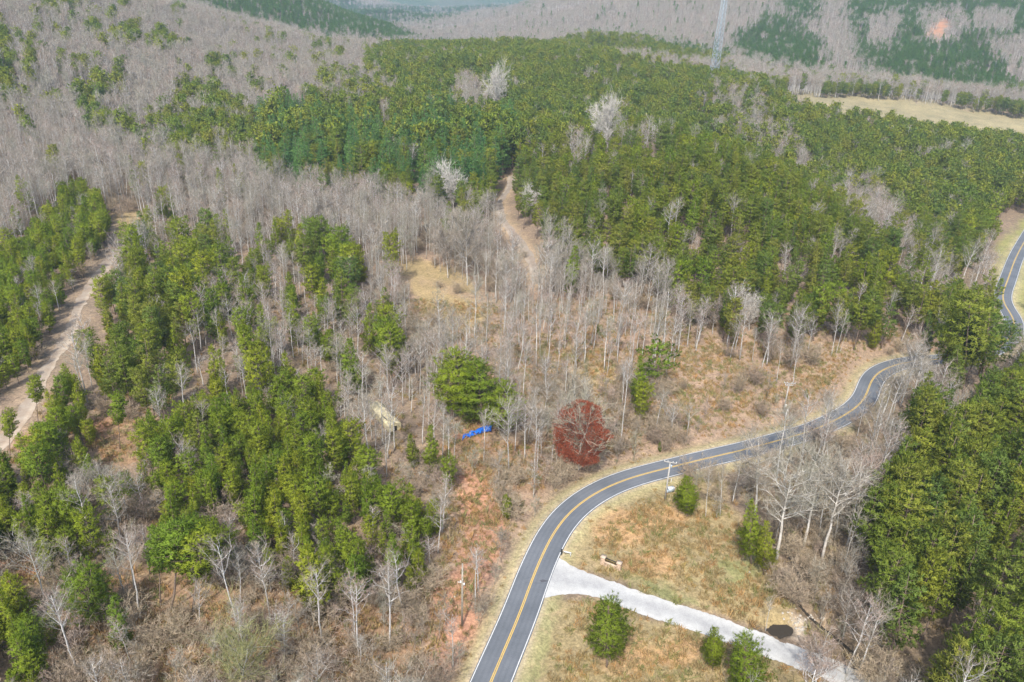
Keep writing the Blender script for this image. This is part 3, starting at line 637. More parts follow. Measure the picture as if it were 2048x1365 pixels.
def asphalt():
    m, nt, b = newmat('asphalt')
    c = mixc(nt, ramp(nt, noise(nt, .12, 4, .6), .35, .65), (.11, .12, .132), (.145, .155, .168))
    c = mixc(nt, 1.0, c, mixc(nt, ramp(nt, noise(nt, 5, 4, .8), .3, .7), (.86, .86, .86), (1.12, 1.12, 1.12)), 'MULTIPLY')
    c = mixc(nt, ramp(nt, noise(nt, .5, 3, .7, dist=2), .62, .72, 0, .35), c, (.105, .11, .12))
    at = N(nt, 'ShaderNodeAttribute', attribute_name='across'); s1 = N(nt, 'ShaderNodeMath', operation='MULTIPLY'); s1.inputs[1].default_value = 3.6; nt.links.new(at.outputs['Fac'], s1.inputs[0])
    s2 = N(nt, 'ShaderNodeMath', operation='SINE'); nt.links.new(s1.outputs[0], s2.inputs[0]); s3 = N(nt, 'ShaderNodeMath', operation='ABSOLUTE'); nt.links.new(s2.outputs[0], s3.inputs[0])
    c = mixc(nt, 1.0, c, mixc(nt, ramp(nt, s3.outputs[0], .2, 1), (.95, .95, .95), (1.05, 1.05, 1.04)), 'MULTIPLY')
    vo = N(nt, 'ShaderNodeTexVoronoi', feature='DISTANCE_TO_EDGE'); vo.inputs['Scale'].default_value = .16; tc = N(nt, 'ShaderNodeTexCoord'); nt.links.new(tc.outputs['Object'], vo.inputs[0])
    c = mixc(nt, ramp(nt, vo.outputs[0], .003, .008, .18, 0), c, (.06, .065, .07))
    nt.links.new(c, b.inputs['Base Color']); b.inputs['Roughness'].default_value = .8; return m
def gravel(c1, c2, name):
    m, nt, b = newmat(name)
    c = mixc(nt, ramp(nt, noise(nt, .35, 5, .7), .35, .65), c1, c2)
    c = mixc(nt, 1.0, c, mixc(nt, ramp(nt, noise(nt, 5, 4, .8), .3, .7), (.8, .8, .8), (1.15, 1.15, 1.15)), 'MULTIPLY')
    at = N(nt, 'ShaderNodeAttribute', attribute_name='across'); c = mixc(nt, 1.0, c, mixc(nt, ramp(nt, at.outputs['Fac'], .15, .75), (.86, .86, .865), (1.06, 1.055, 1.04)), 'MULTIPLY')
    nt.links.new(c, b.inputs['Base Color']); return m
strip('road', road, list(np.linspace(-3.4, 3.4, 29)), .03, asphalt(), False, skirt=.3)
M_WHITE = simple('white_road_paint', (.62, .62, .59), (.50, .50, .48), 2); M_YLINE = simple('yellow_road_paint', (.60, .40, .10), (.50, .34, .11), 2)
for o in (-2.98, 2.98): strip('road_marking', road, [o - .07, o + .07], .038, M_WHITE, False)
for o in (-.13, .13): strip('road_marking', road, [o - .08, o + .08], .038, M_YLINE, False)
strip('dirt_track', ltrack, [-1.7, -1, 0, 1, 1.7], .07, gravel((.43, .36, .28), (.33, .25, .18), 'pale_track_gravel'), edge=1.2)
strip('gravel_path', ctrack, [-1.7, -.9, 0, .9, 1.7], .07, gravel((.38, .33, .27), (.31, .24, .18), 'grey_track_gravel'), edge=.9)

def between(name, top, bot, mat, zoff, nu=150, nv=14):
    T = relax(smooth_line([unproj(*p, h) for p in top], 1.), 3); B = relax(smooth_line([unproj(*p, h) for p in bot], 1.), 3)
    f = lambda L: np.stack([np.interp(np.linspace(0, 1, nu), np.linspace(0, 1, len(L)), L[:, k]) for k in range(2)], 1)
    T, B = f(T), f(B); s = np.arange(nu)
    nz = lambda L, q: L + np.stack([fbm(s * .25, s * 0, q) + fbm(s * .9, s * 0, q + 2), fbm(s * .25, s * 0, q + 1) + fbm(s * .9, s * 0, q + 3)], 1) * .28
    T, B = nz(T, 61), nz(B, 71); v = np.linspace(0, 1, nv)[None, :, None]
    XY = T[:, None] * (1 - v) + B[:, None] * v; Z = h(XY[..., 0], XY[..., 1]) + zoff
    i = np.arange(nu * nv).reshape(nu, nv); Q = np.stack([i[:-1, :-1], i[:-1, 1:], i[1:, 1:], i[1:, :-1]], -1).reshape(-1, 4)
    return tag(obj(name, mesh(name, np.dstack([XY, Z]).reshape(-1, 3), Q, mat, attrs={'across': ('FLOAT', np.repeat(np.abs(np.linspace(-1, 1, nv))[None], nu, 0).ravel())})), kind='structure')
DRTOP = [(1108, 1112), (1135, 1127), (1190, 1152), (1255, 1175), (1350, 1208), (1430, 1233), (1500, 1258), (1600, 1295), (1690, 1330), (1800, 1375), (1900, 1420)]
DRBOT = [(1084, 1197), (1112, 1190), (1150, 1188), (1200, 1196), (1270, 1226), (1345, 1250), (1430, 1278), (1540, 1318), (1620, 1347), (1730, 1398), (1850, 1460)]
between('gravel_driveway', DRTOP, DRBOT, gravel((.48, .475, .45), (.37, .365, .35), 'white_driveway_gravel'), .06)

def water():
    m, nt, b = newmat('dark_water'); b.inputs['Base Color'].default_value = (.045, .038, .03, 1); b.inputs['Roughness'].default_value = .12
    b.inputs['Specular IOR Level'].default_value = .22
    bp = N(nt, 'ShaderNodeBump'); bp.inputs['Strength'].default_value = .25; nt.links.new(noise(nt, 2.5, 3), bp.inputs['Height']); nt.links.new(bp.outputs[0], b.inputs['Normal']); return m
M_WATER = water()
cz = relax(h(creek[:, 0], creek[:, 1])[:, None], 12)[:, 0]; cr = np.c_[creek, cz]
strip('creek', cr[int(len(cr) *   .3):], [-.35, 0, .35], .12, M_WATER, False)
th = np.linspace(0, 2 * math.pi, 33)[:-1]
pz = hz(POOL[0], POOL[1]) + .38
V = np.array([(POOL[0], POOL[1], pz)] + [(POOL[0] + 3.9 * math.cos(a) * (1 + .14 * math.sin(3 * a) + .07 * math.sin(7 * a)), POOL[1] + 2.7 * math.sin(a) * (1 + .12 * math.cos(4 * a) + .08 * math.sin(9 * a)), pz) for a in th])
tag(obj('pond', mesh('pond', V, np.array([(0, i + 1, (i + 1) % 32 + 1) for i in range(32)]), M_WATER)), kind='structure')

# ------------------------------------------------------------------ the forest: candidate places
SPEC = {  # type: (spacing, {kind: share}, height range)
 'H': (4.2, dict(bare=.965, pine=.02, none=.015), (15, 21)), 'HP': (4.6, dict(bare=.72, pine=.28), (12, 19)), 'M': (5., dict(bare=.4, pine=.45, young=.15), (11, 18)), 'HY': (4.6, dict(bare=.8, young=.2), (8, 18)),
 'P': (5.0, dict(pine=.78, young=.12, bare=.10), (11.5, 18.5)), 'C': (6.2, dict(con=.72, pine=.25, bare=.03), (18, 27)), 'Y': (3.0, dict(young=.87, bare=.13), (5.5, 12.5)),
 'B': (5.4, dict(pine=.985, bare=.015), (17, 22)), 'N': (99, dict(none=1.), (1, 2)), 'S': (8.5, dict(bare=.9, young=.1), (9, 16)),
 'T': (6.6, dict(bare=1.), (15, 21)), 'F': (5.8, dict(pine=.86, bare=.14), (12, 15)), 'K': (4.9, dict(bare=1.), (13, 20)), 'L': (5.0, dict(pine=1.), (12, 15))}
def candidates():
    out = []
    for d0, d1, cell in ((50, 480, 3.0), (480, 1000, 4.6), (1000, 1700, 6.5), (1700, 3600, 12.)):
        hw = d1 * math.sin(math.radians(46 if d0 < 60 else 38)); xs = np.arange(-hw, hw, cell); ys = np.arange(40, d1, cell)
        X, Y = np.meshgrid(xs, ys); X = X.ravel() + rng.uniform(-.45, .45, X.size) * cell; Y = Y.ravel() + rng.uniform(-.45, .45, Y.size) * cell
        D = np.hypot(X, Y); A = np.abs(np.arctan2(X, Y)); m = (D >= d0) & (D < d1) & (A < math.radians(46 if d0 < 60 else 37)); X, Y = X[m], Y[m]
        out.append(np.c_[X, Y, np.full(len(X), cell)])
    return np.concatenate(out)
C = candidates(); cx_, cy_, cell_ = C.T; czz = h(cx_, cy_); cd_ = np.hypot(cx_, cy_)
# line of sight over the terrain
azb = ((np.arctan2(cx_, cy_) + math.radians(53)) / math.radians(.5)).astype(int); nb_ = int(106 / .5) + 2
dl = 50 * 1.03 ** np.arange(0, 150); azc = (np.arange(nb_) + .5) * math.radians(.5) - math.radians(53)
AA, DDg = np.meshgrid(azc, dl); G = (h0(DDg * np.sin(AA), DDg * np.cos(AA)) - CAMZ) / DDg; RM = np.maximum.accumulate(G, 0)
di = np.clip((np.log(cd_ / 50) / math.log(1.03)).astype(int) - 1, 0, 149); vis = (czz + 20 - CAMZ) / cd_ > RM[di, azb] - .004
pxm, pym, zm = project(np.c_[cx_, cy_, czz + 9]); bpx, bpy_, _ = project(np.c_[cx_, cy_, czz])
m = vis & (pxm > -160) & (pxm < W + 160) & (pym > -60) & (pym < H + 230)
sel = np.nonzero(m)[0]
x, y, z, cell, dist = cx_[sel], cy_[sel], czz[sel], cell_[sel], cd_[sel]; pxm, pym, bpx, bpy_, zm = pxm[sel], pym[sel], bpx[sel], bpy_[sel], zm[sel]
jit = np.where(zm > 900, 10, np.clip(1500 / zm, 3, 12))
ty = look(TM, pxm + rng.normal(0, 1, len(x)) * jit, pym + rng.normal(0, .7, len(x)) * jit)
# young stands are low: read the map at their own crown height
lx, ly, _ = project(np.c_[x, y, z + 5]); ty2 = look(TM, lx, ly); ty = np.where(ty2 == TYPES.index('Y'), ty2, np.where(ty == TYPES.index('Y'), TYPES.index('S'), ty))
ty = np.where(ty2 == TYPES.index('N'), np.where(ty == TYPES.index('B'), ty, TYPES.index('N')), ty)
TY_ALL = ty
bare_ground = look(BM, bpx, bpy_)
Dr = line_dist(x, y, road)[0]; Dl = line_dist(x, y, ltrack)[0]; Dc = line_dist(x, y, ctrack)[0]; Dk = line_dist(x, y, creek)[0]
sp = np.array([SPEC[t][0] for t in TYPES])[ty]; sp = np.where((dist > 1000), np.maximum(sp, cell), sp)
gapn = vnoise(x / 9, y / 9, 123); ty = np.where((ty == TYPES.index('P')) & (dist > 260) & (vnoise(x / 30, y / 30, 140) > .87), TYPES.index('HP'), ty); thin = np.where(np.isin(ty, [TYPES.index('Y')]) & (gapn < .12), .15, 1) * np.where(np.isin(ty, [TYPES.index('P')]) & (gapn < .2), .35, 1)
keep = (rng.random(len(x)) < thin * (cell / sp) ** 2) & ~bare_ground & (Dr > 6.5) & (Dl > 4) & (Dc > 3.2) & (Dk > 1.5) & (np.hypot(x - POOL[0], y - POOL[1]) > 5)
FULL = dict(x=x, y=y, z=z, ty=ty, dist=dist, Dr=Dr, Dl=Dl, Dc=Dc, bpx=bpx, bpy=bpy_, bg=bare_ground, cell=cell)
x, y, z, ty, dist, pxm, pym, zm, cell, bpx, bpy_ = [v[keep] for v in (x, y, z, ty, dist, pxm, pym, zm, cell, bpx, bpy_)]
u = rng.random(len(x)); kindv = np.empty(len(x), object); hts = np.zeros(len(x))
clump = vnoise(x / 22, y / 22, 88)
for k, t in enumerate(TYPES):
    q = ty == k; a = 0; s, sh, (lo, hi) = SPEC[t]; hts[q] = rng.uniform(lo, hi, q.sum())
    for kd, p in sh.items():
        kindv[q & (u >= a) & (u < a + p + 1e-9)] = kd; a += p
kindv[np.isin(ty, [0]) & (kindv == 'pine') & (dist < 300)] = 'young'
hts = hts * (1 + .12 * (clump - .5)); 
hts[(kindv == 'bare')] *= rng.uniform(.72, 1.12, (kindv == 'bare').sum())

# ------------------------------------------------------------------ single trees the photograph shows by themselves
def top_height(B, ty_, tx=None):
    lo, hi = 1.0, 60.0
    for _ in range(30):
        m_ = (lo + hi) / 2; q = project(B + np.array([0, 0, m_]))
        if q[1] > ty_: lo = m_
        else: hi = m_
    ang = 0
    if tx is not None:
        q = project(B + np.array([0, 0, lo])); ang = math.atan((tx - float(q[0])) * float(q[2]) / FPX / lo); ang = max(-.22, min(.22, ang))
    return lo, ang
def place_tree(name, me2, H0, loc, ht, wid, rz, ang, label, cat, group=None):
    o = bpy.data.objects.new(name, None); COL.objects.link(o); o.empty_display_size = .5
    M = Matrix.Rotation(ang, 3, 'Y') @ Matrix.Rotation(rz, 3, 'Z')
    o.location = loc; o.rotation_euler = M.to_euler(); s = ht / H0; o.scale = (wid, wid, s)
    obj('trunk', me2[0], o); obj('crown', me2[1], o); tag(o, label, cat, group); return o
P1 = lambda **k: [pine(**k)]
PR = PROTO
maple = bare(901, 14, 4.3, .16, 26, 8, 6, 3, .95, .2, tw=.03)
def maple_tree():
    t, c = maple; g = np.random.default_rng(3); n = 11000; th = g.uniform(0, 6.283, n); u = g.random(n)
    zz = 2.6 + 11.2 * u; prof = np.sin(np.pi * np.clip(.12 + u * .86, 0, 1)) ** .55; r = 4.7 * prof * g.uniform(.45, 1.05, n) ** .6 * (1 + .12 * np.cos(3 * th + zz) + .08 * np.cos(7 * th + 2 * zz))
    P = np.stack([r * np.cos(th), r * np.sin(th), zz], 1); D = np.stack([np.cos(th) * .7, np.sin(th) * .7, np.full(n, .5)], 1)
    V, T = blades(g, P, D, np.full(n, .34), .07, .8, 4)
    return t, join_me('crown', [c, mesh('buds', V, T, M_RED)])
FAN = bare(902, 9, 2.6, .06, 24, 6, 6, 3, 1.6, .12, mats=(M_BARK, M_CATK), tw=.016)
SYC = [bare(910 + i, 19, 3.6, .42, 20, 8, 5, 3, .75, .27, mats=(M_SYC, M_TWIG), tw=.02) for i in range(3)]
WHT = [bare(920 + i, 12, 4.8, .2, 20, 8, 6, 3, .8, .25, mats=(M_SYC, M_SYC), tw=.035) for i in range(2)]
YCOL = pine(930, 9, 1.5, .08, .4, 5, 5, 8, 'mid', .6, M_YEL, .4, .1)
LONE = [pine(940 + i, 9, r, cb, .4, 7, 11, 15, 'mid', .3, M_YOUNG, .3, .16, .06) for i, (r, cb) in enumerate([(3.2, .2), (2.6, .12), (3.4, .06)])]
VIRG = pine(945, 10, 3.4, .38, 1.15, 4, 7, 9, 'round', .05, M_YOUNG, .5, .14)
TALL = [pine(950 + i, 17, 2.6, .5, .5, 5, 7, 8, 'round', .2, M_YOUNG, .45, .16) for i in range(2)]
pines_t = ('pine_tree', 'pine'); bare_t = ('bare_tree', 'bare tree')
SLIM = [pine(960 + i, 13, 2.7, .2, .5, 6, 9, 12, 'cone', .25, M_YOUNG, .36, .14, .07) for i in range(2)]
HERO = [
 (PR['pine'][2], 15, pines_t, (1888, 785), (1900, 640), 1.1, 'left one of the big dark pines hiding the road past its upper bend'),
 (PR['pine'][0], 15, pines_t, (1925, 800), (1938, 588), 1.1, 'tallest of the big dark pines hiding the road past its upper bend'),
 (PR['pine'][4], 15, pines_t, (1962, 800), (1975, 600), 1.1, 'right one of the big dark pines hiding the road past its upper bend'),
 (PR['pine'][1], 15, pines_t, (1905, 815), (1910, 690), 1.1, 'lowest of the big dark pines hiding the road past its upper bend'),
 (PR['pine'][3], 15, pines_t, (1850, 730), (1858, 620), .9, 'pine behind the upper road bend, left of the big dark pines'),
 # proto, proto height, names, base px, top px, width scale, label
 (maple_tree(), 14, ('maple_tree', 'maple tree'), (1157, 940), (1166, 806), 1.0, 'round crowned maple covered in red buds, beside the outside of the road bend'),
 (FAN, 9, ('budding_tree', 'tree'), (484, 1395), (492, 1272), 1.0, 'broad fan shaped pale greenish tree without leaves at the bottom edge, beyond the lower pines'),
 (YCOL, 9, ('pine_tree', 'pine'), (828, 940), (822, 872), 1.0, 'narrow column shaped yellow-green young pine standing alone on bare soil near the red clay strip'),
 (LONE[0], 9, pines_t, (1213, 1334), (1216, 1200), .8, 'bright green rounded pine alone in dry grass just below the white gravel driveway'),
 (LONE[1], 9, pines_t, (1374, 1034), (1373, 955), .95, 'small bushy pine in the dry field beside the pole and the bend of the road'),
 (SLIM[0], 13, pines_t, (1502, 1130), (1500, 998), .95, 'taller of the two slim pines at the creek side of the dry grass field'),
 (SLIM[1], 13, pines_t, (1527, 1150), (1534, 1042), .95, 'shorter of the two slim pines at the creek side of the dry grass field'),
 (LONE[1], 9, pines_t, (1425, 1340), (1430, 1258), .75, 'slim young pine against the driveway, left of the dense round bush-like pine'),
 (LONE[2], 9, pines_t, (1492, 1395), (1488, 1264), .72, 'dense round dark green pine at the lower edge of the white driveway'),
 (VIRG, 10, pines_t, (1314, 790), (1322, 685), 1.0, 'lone layered pine with open flat branches on the tan slope of brush'),
 (TALL[0], 17, pines_t, (240, 898), (236, 790), 1.0, 'slender pine with long bare trunk on the bare patch right of the dirt track'),
 (TALL[1], 17, pines_t, (76, 852), (66, 752), .9, 'thin open pine leaning at the right edge of the pale dirt track'),
 (TALL[0], 17, pines_t, (20, 920), (16, 822), .95, 'yellowish pine at the left edge where the pale dirt track leaves the picture'),
 (LONE[0], 9, pines_t, (262, 500), (262, 452), .7, 'small round pine growing in the fork of the dirt track'),
 (LONE[1], 9, pines_t, (296, 470), (294, 412), .8, 'dark bushy pine beside the small golden clearing at the top of the dirt track'),
 (TALL[0], 17, pines_t, (342, 1222), (372, 1040), 1.25, 'tallest pine of the lower left clump with bare grey trunks, left of its centre'),
 (TALL[1], 17, pines_t, (385, 1224), (405, 1050), 1.3, 'broad pine with long bare trunk, right one of the lower left clump'),
 (TALL[0], 17, pines_t, (322, 1214), (318, 1060), .9, 'slim pine, left one of the lower left clump with bare grey trunks'),
 (LONE[0], 9, pines_t, (175, 1262), (180, 1124), .95, 'light green spreading pine by itself on the dry slope at the lower left'),
 (LONE[0], 9, pines_t, (905, 835), (912, 700), 1.2, 'left one of the large pines beside the blue tarp'),
 (LONE[2], 9, pines_t, (965, 845), (958, 722), 1.2, 'large rounded pine right behind the blue tarp'),
 (LONE[0], 9, pines_t, (1010, 870), (1010, 765), 1.2, 'lowest of the large pines above the right end of the blue tarp'),
 (LONE[1], 9, ('cedar_tree', 'cedar'), (1015, 1042), (1013, 990), .75, 'small dense cedar beside the red clay strip and the grassy road verge'),
 (LONE[2], 9, ('cedar_tree', 'cedar'), (1613, 797), (1613, 779), .6, 'tiny dark green cedar right of the crossarm pole on the tan slope'),
 (SYC[0], 19, bare_t, (1644, 1120), (1700, 915), 1.0, 'tallest white barked tree leaning right beyond the creek, nearest to the big pines'),
 (SYC[1], 19, bare_t, (1554, 1121), (1592, 925), 1.1, 'thick white barked tree on the near bank of the creek, beside the two slim pines'),
 (SYC[2], 19, bare_t, (1608, 1092), (1652, 900), .9, 'straight pale tree between the two thick white barked creek side trees'),
 (SYC[1], 19, bare_t, (1510, 1030), (1520, 880), 1.1, 'spreading pale tree behind the slim pines with wide crooked limbs'),
 (SYC[0], 19, bare_t, (1717, 1045), (1742, 900), .9, 'pale leaning tree against the left edge of the right hand pines'),
 (PR['bare'][2], 18, bare_t, (1531, 1265), (1547, 1190), .6, 'thin pale sapling rising from the left rim of the dark pond'),
 (SYC[2], 19, bare_t, (1685, 1280), (1704, 1170), .7, 'slender white trunk between the pond and the right hand pines'),
 (PR['open'][0], 14, bare_t, (1632, 1372), (1645, 1290), .8, 'small crooked bare tree in front of the end of the driveway'),
 (PR['bare'][0], 18, bare_t, (1411, 1034), (1418, 925), .6, 'thin grey sapling standing right of the small bushy field pine'),
 (PR['bare'][4], 18, bare_t, (1440, 1033), (1448, 920), .6, 'second thin grey sapling right of the small bushy field pine'),
 (PR['bare'][1], 18, bare_t, (399, 1270), (397, 1150), .75, 'white stemmed bare tree in front of the lower left pine clump'),
 (PR['open'][1], 14, bare_t, (935, 571), (930, 440), .85, 'rugged bare oak at the head of the golden clearing'),
 (PR['open'][2], 14, bare_t, (896, 556), (888, 462), .7, 'pale forked bare tree left of the rugged oak above the golden clearing'),
 (WHT[0], 12, bare_t, (907, 425), (905, 352), .95, 'white spreading bare tree against green pines left of the gravel path'),
 (WHT[1], 12, bare_t, (1215, 305), (1210, 215), 1.1, 'big silvery bare tree standing out above the middle of the pine ridge'),
 (WHT[0], 12, bare_t, (988, 232), (990, 155), 1.2, 'bare whitish tree high in the pine ridge below its crest'),
 (WHT[1], 12, bare_t, (1062, 440), (1062, 388), .8, 'silvery small bare tree hugging the pines right of the gravel path'),
 (WHT[0], 12, bare_t, (1306, 302), (1306, 262), .9, 'low pale bare tree right of the big silvery one on the pine ridge'),
 (PR['bare'][1], 18, bare_t, (1663, 712), (1682, 600), .7, 'left one of three pale leaning trunks at the foot of the pine hill'),
 (PR['bare'][4], 18, bare_t, (1672, 708), (1696, 612), .6, 'middle one of three pale leaning trunks at the foot of the pine hill'),
 (PR['bare'][2], 18, bare_t, (1680, 706), (1700, 640), .5, 'right one of three pale leaning trunks at the foot of the pine hill'),
 (WHT[1], 12, bare_t, (1498, 662), (1502, 598), .8, 'twisted white bare tree against the foot of the pine hill'),
 (PR['open'][0], 14, bare_t, (1425, 668), (1430, 600), .7, 'upright whitish bare tree left of the twisted white one below the pine hill'),
 (PR['bare'][3], 18, bare_t, (1585, 770), (1600, 665), .8, 'pale bare tree directly behind the top of the upper crossarm pole'),
 (PR['bare'][5], 18, bare_t, (1553, 764), (1564, 672), .7, 'pale bare tree left of the upper crossarm pole'),
 (PR['bare'][0], 18, bare_t, (1612, 724), (1628, 630), .8, 'pale bare tree on the bank between the upper pole and the road bend'),
 (PR['bare'][2], 18, bare_t, (1240, 900), (1270, 665), .8, 'very tall thin pale trunk rising right of the red maple'),
 (PR['bare'][0], 18, bare_t, (1103, 930), (1118, 800), .75, 'left one of two straight white trunks beside the red maple'),
 (PR['bare'][2], 18, bare_t, (1112, 936), (1126, 820), .7, 'right one of two straight white trunks beside the red maple'),
 (PR['bare'][4], 18, bare_t, (1030, 902), (1040, 780), .7, 'white trunk with two level limbs right of the blue tarp'),
 (PR['bare'][1], 18, bare_t, (1838, 760), (1822, 640), .75, 'bare tree beside the shaded upper bend of the road, left of the huge pine'),
 (PR['bare'][3], 18, bare_t, (1872, 745), (1888, 630), .7, 'bare tree in front of the huge pine at the upper road bend'),
 (LONE[2], 9, ('shrub', 'shrub'), (1320, 905), (1320, 884), .5, 'low bright green shrub above the road bend'),
 (LONE[2], 9, ('shrub', 'shrub'), (1196, 668), (1196, 648), .45, 'small dark green shrub among trunks on the tan slope'),
 (FAN, 9, ('budding_shrub', 'shrub'), (1086, 745), (1084, 700), .5, 'pale yellow-green budding shrub left one of two on the tan slope'),
 (FAN, 9, ('budding_shrub', 'shrub'), (1172, 752), (1172, 722), .45, 'pale yellow-green budding shrub right one of two on the tan slope'),
 (LONE[2], 9, pines_t, (1745, 700), (1752, 628), .6, 'narrow dark green tree at the right foot of the pine hill above the road'),
 (PR['bare'][5], 18, bare_t, (820, 620), (815, 555), .5, 'thin grey tree at the upper left edge of the golden clearing'),
 (PR['bare'][0], 18, bare_t, (812, 688), (806, 560), .7, 'white trunk on the lower left rim of the golden clearing'),
]
hbox = []
hmaple = HERO.pop(5); HERO.insert(0, hmaple)
for k_, (me2, H0, nm, bp_, tp_, wd, lab) in enumerate(HERO):
    B = ground(*bp_); ht, ang = top_height(B, tp_[1], tp_[0])
    s = ht / H0; wid = wd * s
    if nm[0] == 'bare_tree': wid = wd * max(.75, min(s, 1.25))
    place_tree(nm[0], me2, H0, B, ht, wid, rnd.uniform(0, 6.28) if k_ else .3, ang, lab, nm[1])
    hbox.append((B[0], B[1], math.hypot(B[0], B[1]), bp_, tp_, 3.2 * wid * FPX / math.hypot(B[0], B[1], 100)))
# forest trees that would stand in a hero's place or hide it are left out
drop = np.zeros(len(x), bool)
for hx, hy, hd_, b_, t_, hw_ in hbox:
    drop |= np.hypot(x - hx, y - hy) < 3.2
    cx2, cy2 = (b_[0] + t_[0]) / 2, (b_[1] + t_[1]) / 2; hh = abs(b_[1] - t_[1]) / 2
    drop |= (hw_ < 400) & (np.abs(pxm - cx2) < max(hw_ * .75, 8)) & (np.abs(pym - cy2) < hh * .95) & (dist < hd_ + 2)
# ------------------------------------------------------------------ individuals and the rest
q = ~drop & (kindv != 'none'); x, y, z, ty, dist, pxm, pym, zm, cell, hts, kindv = [v[q] for v in (x, y, z, ty, dist, pxm, pym, zm, cell, hts, kindv)]
sizepx = hts * FPX / zm
inframe = (pxm > -10) & (pxm < W + 10) & (pym > 0) & (pym < H + 25)
ispine = np.isin(kindv, ['pine', 'young']); isbare = kindv == 'bare'; iscon = kindv == 'con'
indiv = np.zeros(len(x), bool)
HP_ = sum(1 for e in HERO if e[2][0] == 'pine_tree'); HB_ = sum(1 for e in HERO if e[2][0] == 'bare_tree')
for msk, nmax in ((ispine, 300 - HP_), (isbare, 300 - HB_), (iscon, 290)):
    c_ = np.nonzero(msk & inframe)[0]; c_ = c_[np.argsort(-sizepx[c_])][:nmax]; indiv[c_] = True
print('trees', len(x), 'pine', ispine.sum(), 'bare', isbare.sum(), 'con', iscon.sum())
ZONES = {
 'pine': [('right hand pine wood', lambda a, b: (a > 1690) & (b > 760)), ('upper bend pines', lambda a, b: (a > 1690) & (b <= 760)),
          ('central pine hill', lambda a, b: (a > 1000) & (b <= 760)),
          ('left track pines', lambda a, b: (a < 235) & (b < 830)), ('grove right of track', lambda a, b: (a < 395) & (b < 830)),
          ('lower left pines', lambda a, b: (a < 255)), ('mid woods pines', lambda a, b: (b < 780)), ('young pine stand', lambda a, b: a < 2000), ('pines', lambda a, b: a > -9e9)],
 'bare': [('creek side woods', lambda a, b: (a > 1380) & (b > 840)), ('woods below pine hill', lambda a, b: (a > 1040) & (b <= 840)), ('woods by road bend', lambda a, b: (a > 860) & (b > 820)),
          ('bottom left woods', lambda a, b: b > 1130), ('central bare woods', lambda a, b: (a > 350) & (b < 800)), ('young pine stand trees', lambda a, b: b >= 800), ('woods above dirt track', lambda a, b: a > -9e9)],
 'con': [('middle slope conifers', lambda a, b: a > -9e9)]}
ORD = ['leftmost', 'second from left', 'third from left', 'fourth from left', 'fifth from left', 'sixth from left', 'seventh from left', 'eighth from left', 'ninth from left', 'tenth from left', 'eleventh from left', 'twelfth from left']
LAB = {}
for kd, msk in (('pine', ispine), ('bare', isbare), ('con', iscon)):
    left_ = indiv & msk; look_ = {'pine': 'green pine', 'bare': 'bare tree', 'con': 'blue-green conifer'}[kd]
    for zn, f in ZONES[kd]:
        m_ = np.nonzero(left_ & f(pxm, pym))[0]; left_[m_] = False
        if not len(m_): continue
        nrow = max(1, min(8, round(math.sqrt(len(m_) / 4)))); o_ = m_[np.argsort(-pym[m_])]
        rows = np.array_split(o_, nrow); num = ['front', 'second', 'third', 'fourth', 'fifth', 'sixth', 'seventh']; rn = [''] if nrow == 1 else num[:nrow - 1] + ['back']
        for r_, nm in zip(rows, rn):
            r_ = r_[np.argsort(pxm[r_])]; nc = max(1, math.ceil(len(r_) / 12)); secs = np.array_split(r_, nc)
            cn = {1: [''], 2: ['left half', 'right half'], 3: ['left third', 'central third', 'right third']}.get(nc, ['far left', 'left', 'centre', 'right', 'far right', 'edge'][:nc])
            for s_, cname in zip(secs, cn):
                for i_, t_ in enumerate(s_):
                    LAB[t_] = ('%s, %s in %s%s%s of %s' % (look_, ORD[i_].replace('leftmost', 'first from left'), (nm + ' ' if nm else ''), 'row', (', ' + cname + ',' if cname else ''), zn), zn)
CN = {'pine': 'pine_tree', 'young': 'pine_tree', 'bare': 'bare_tree', 'con': 'conifer_tree'}
CT = {'pine': 'pine', 'young': 'pine', 'bare': 'bare tree', 'con': 'conifer'}
PH = {'pine': 15, 'young': 10, 'bare': 18, 'con': 21}
Hs = {'pine': 15.0, 'young': 10.0, 'con': 21.0, 'bare': 18.0}
pid = rng.integers(0, 1000, len(x)); wsc = rng.uniform(.88, 1.14, len(x)); rot = rng.uniform(0, 6.283, len(x)); lean = rng.normal(0, .035, (len(x), 2))
for i in np.nonzero(indiv)[0]:
    k = kindv[i]; s = hts[i] / Hs[k]; pr = PROTO[k][pid[i] % len(PROTO[k])]
    if k == 'bare': w = max(.7, min(1.15, s)) * wsc[i]
    else: w = s * wsc[i]
    lab, zn = LAB[i]
    o = place_tree(CN[k], pr, Hs[k], (x[i], y[i], z[i]), hts[i], w, rot[i], float(lean[i, 0]), lab, CT[k], zn)

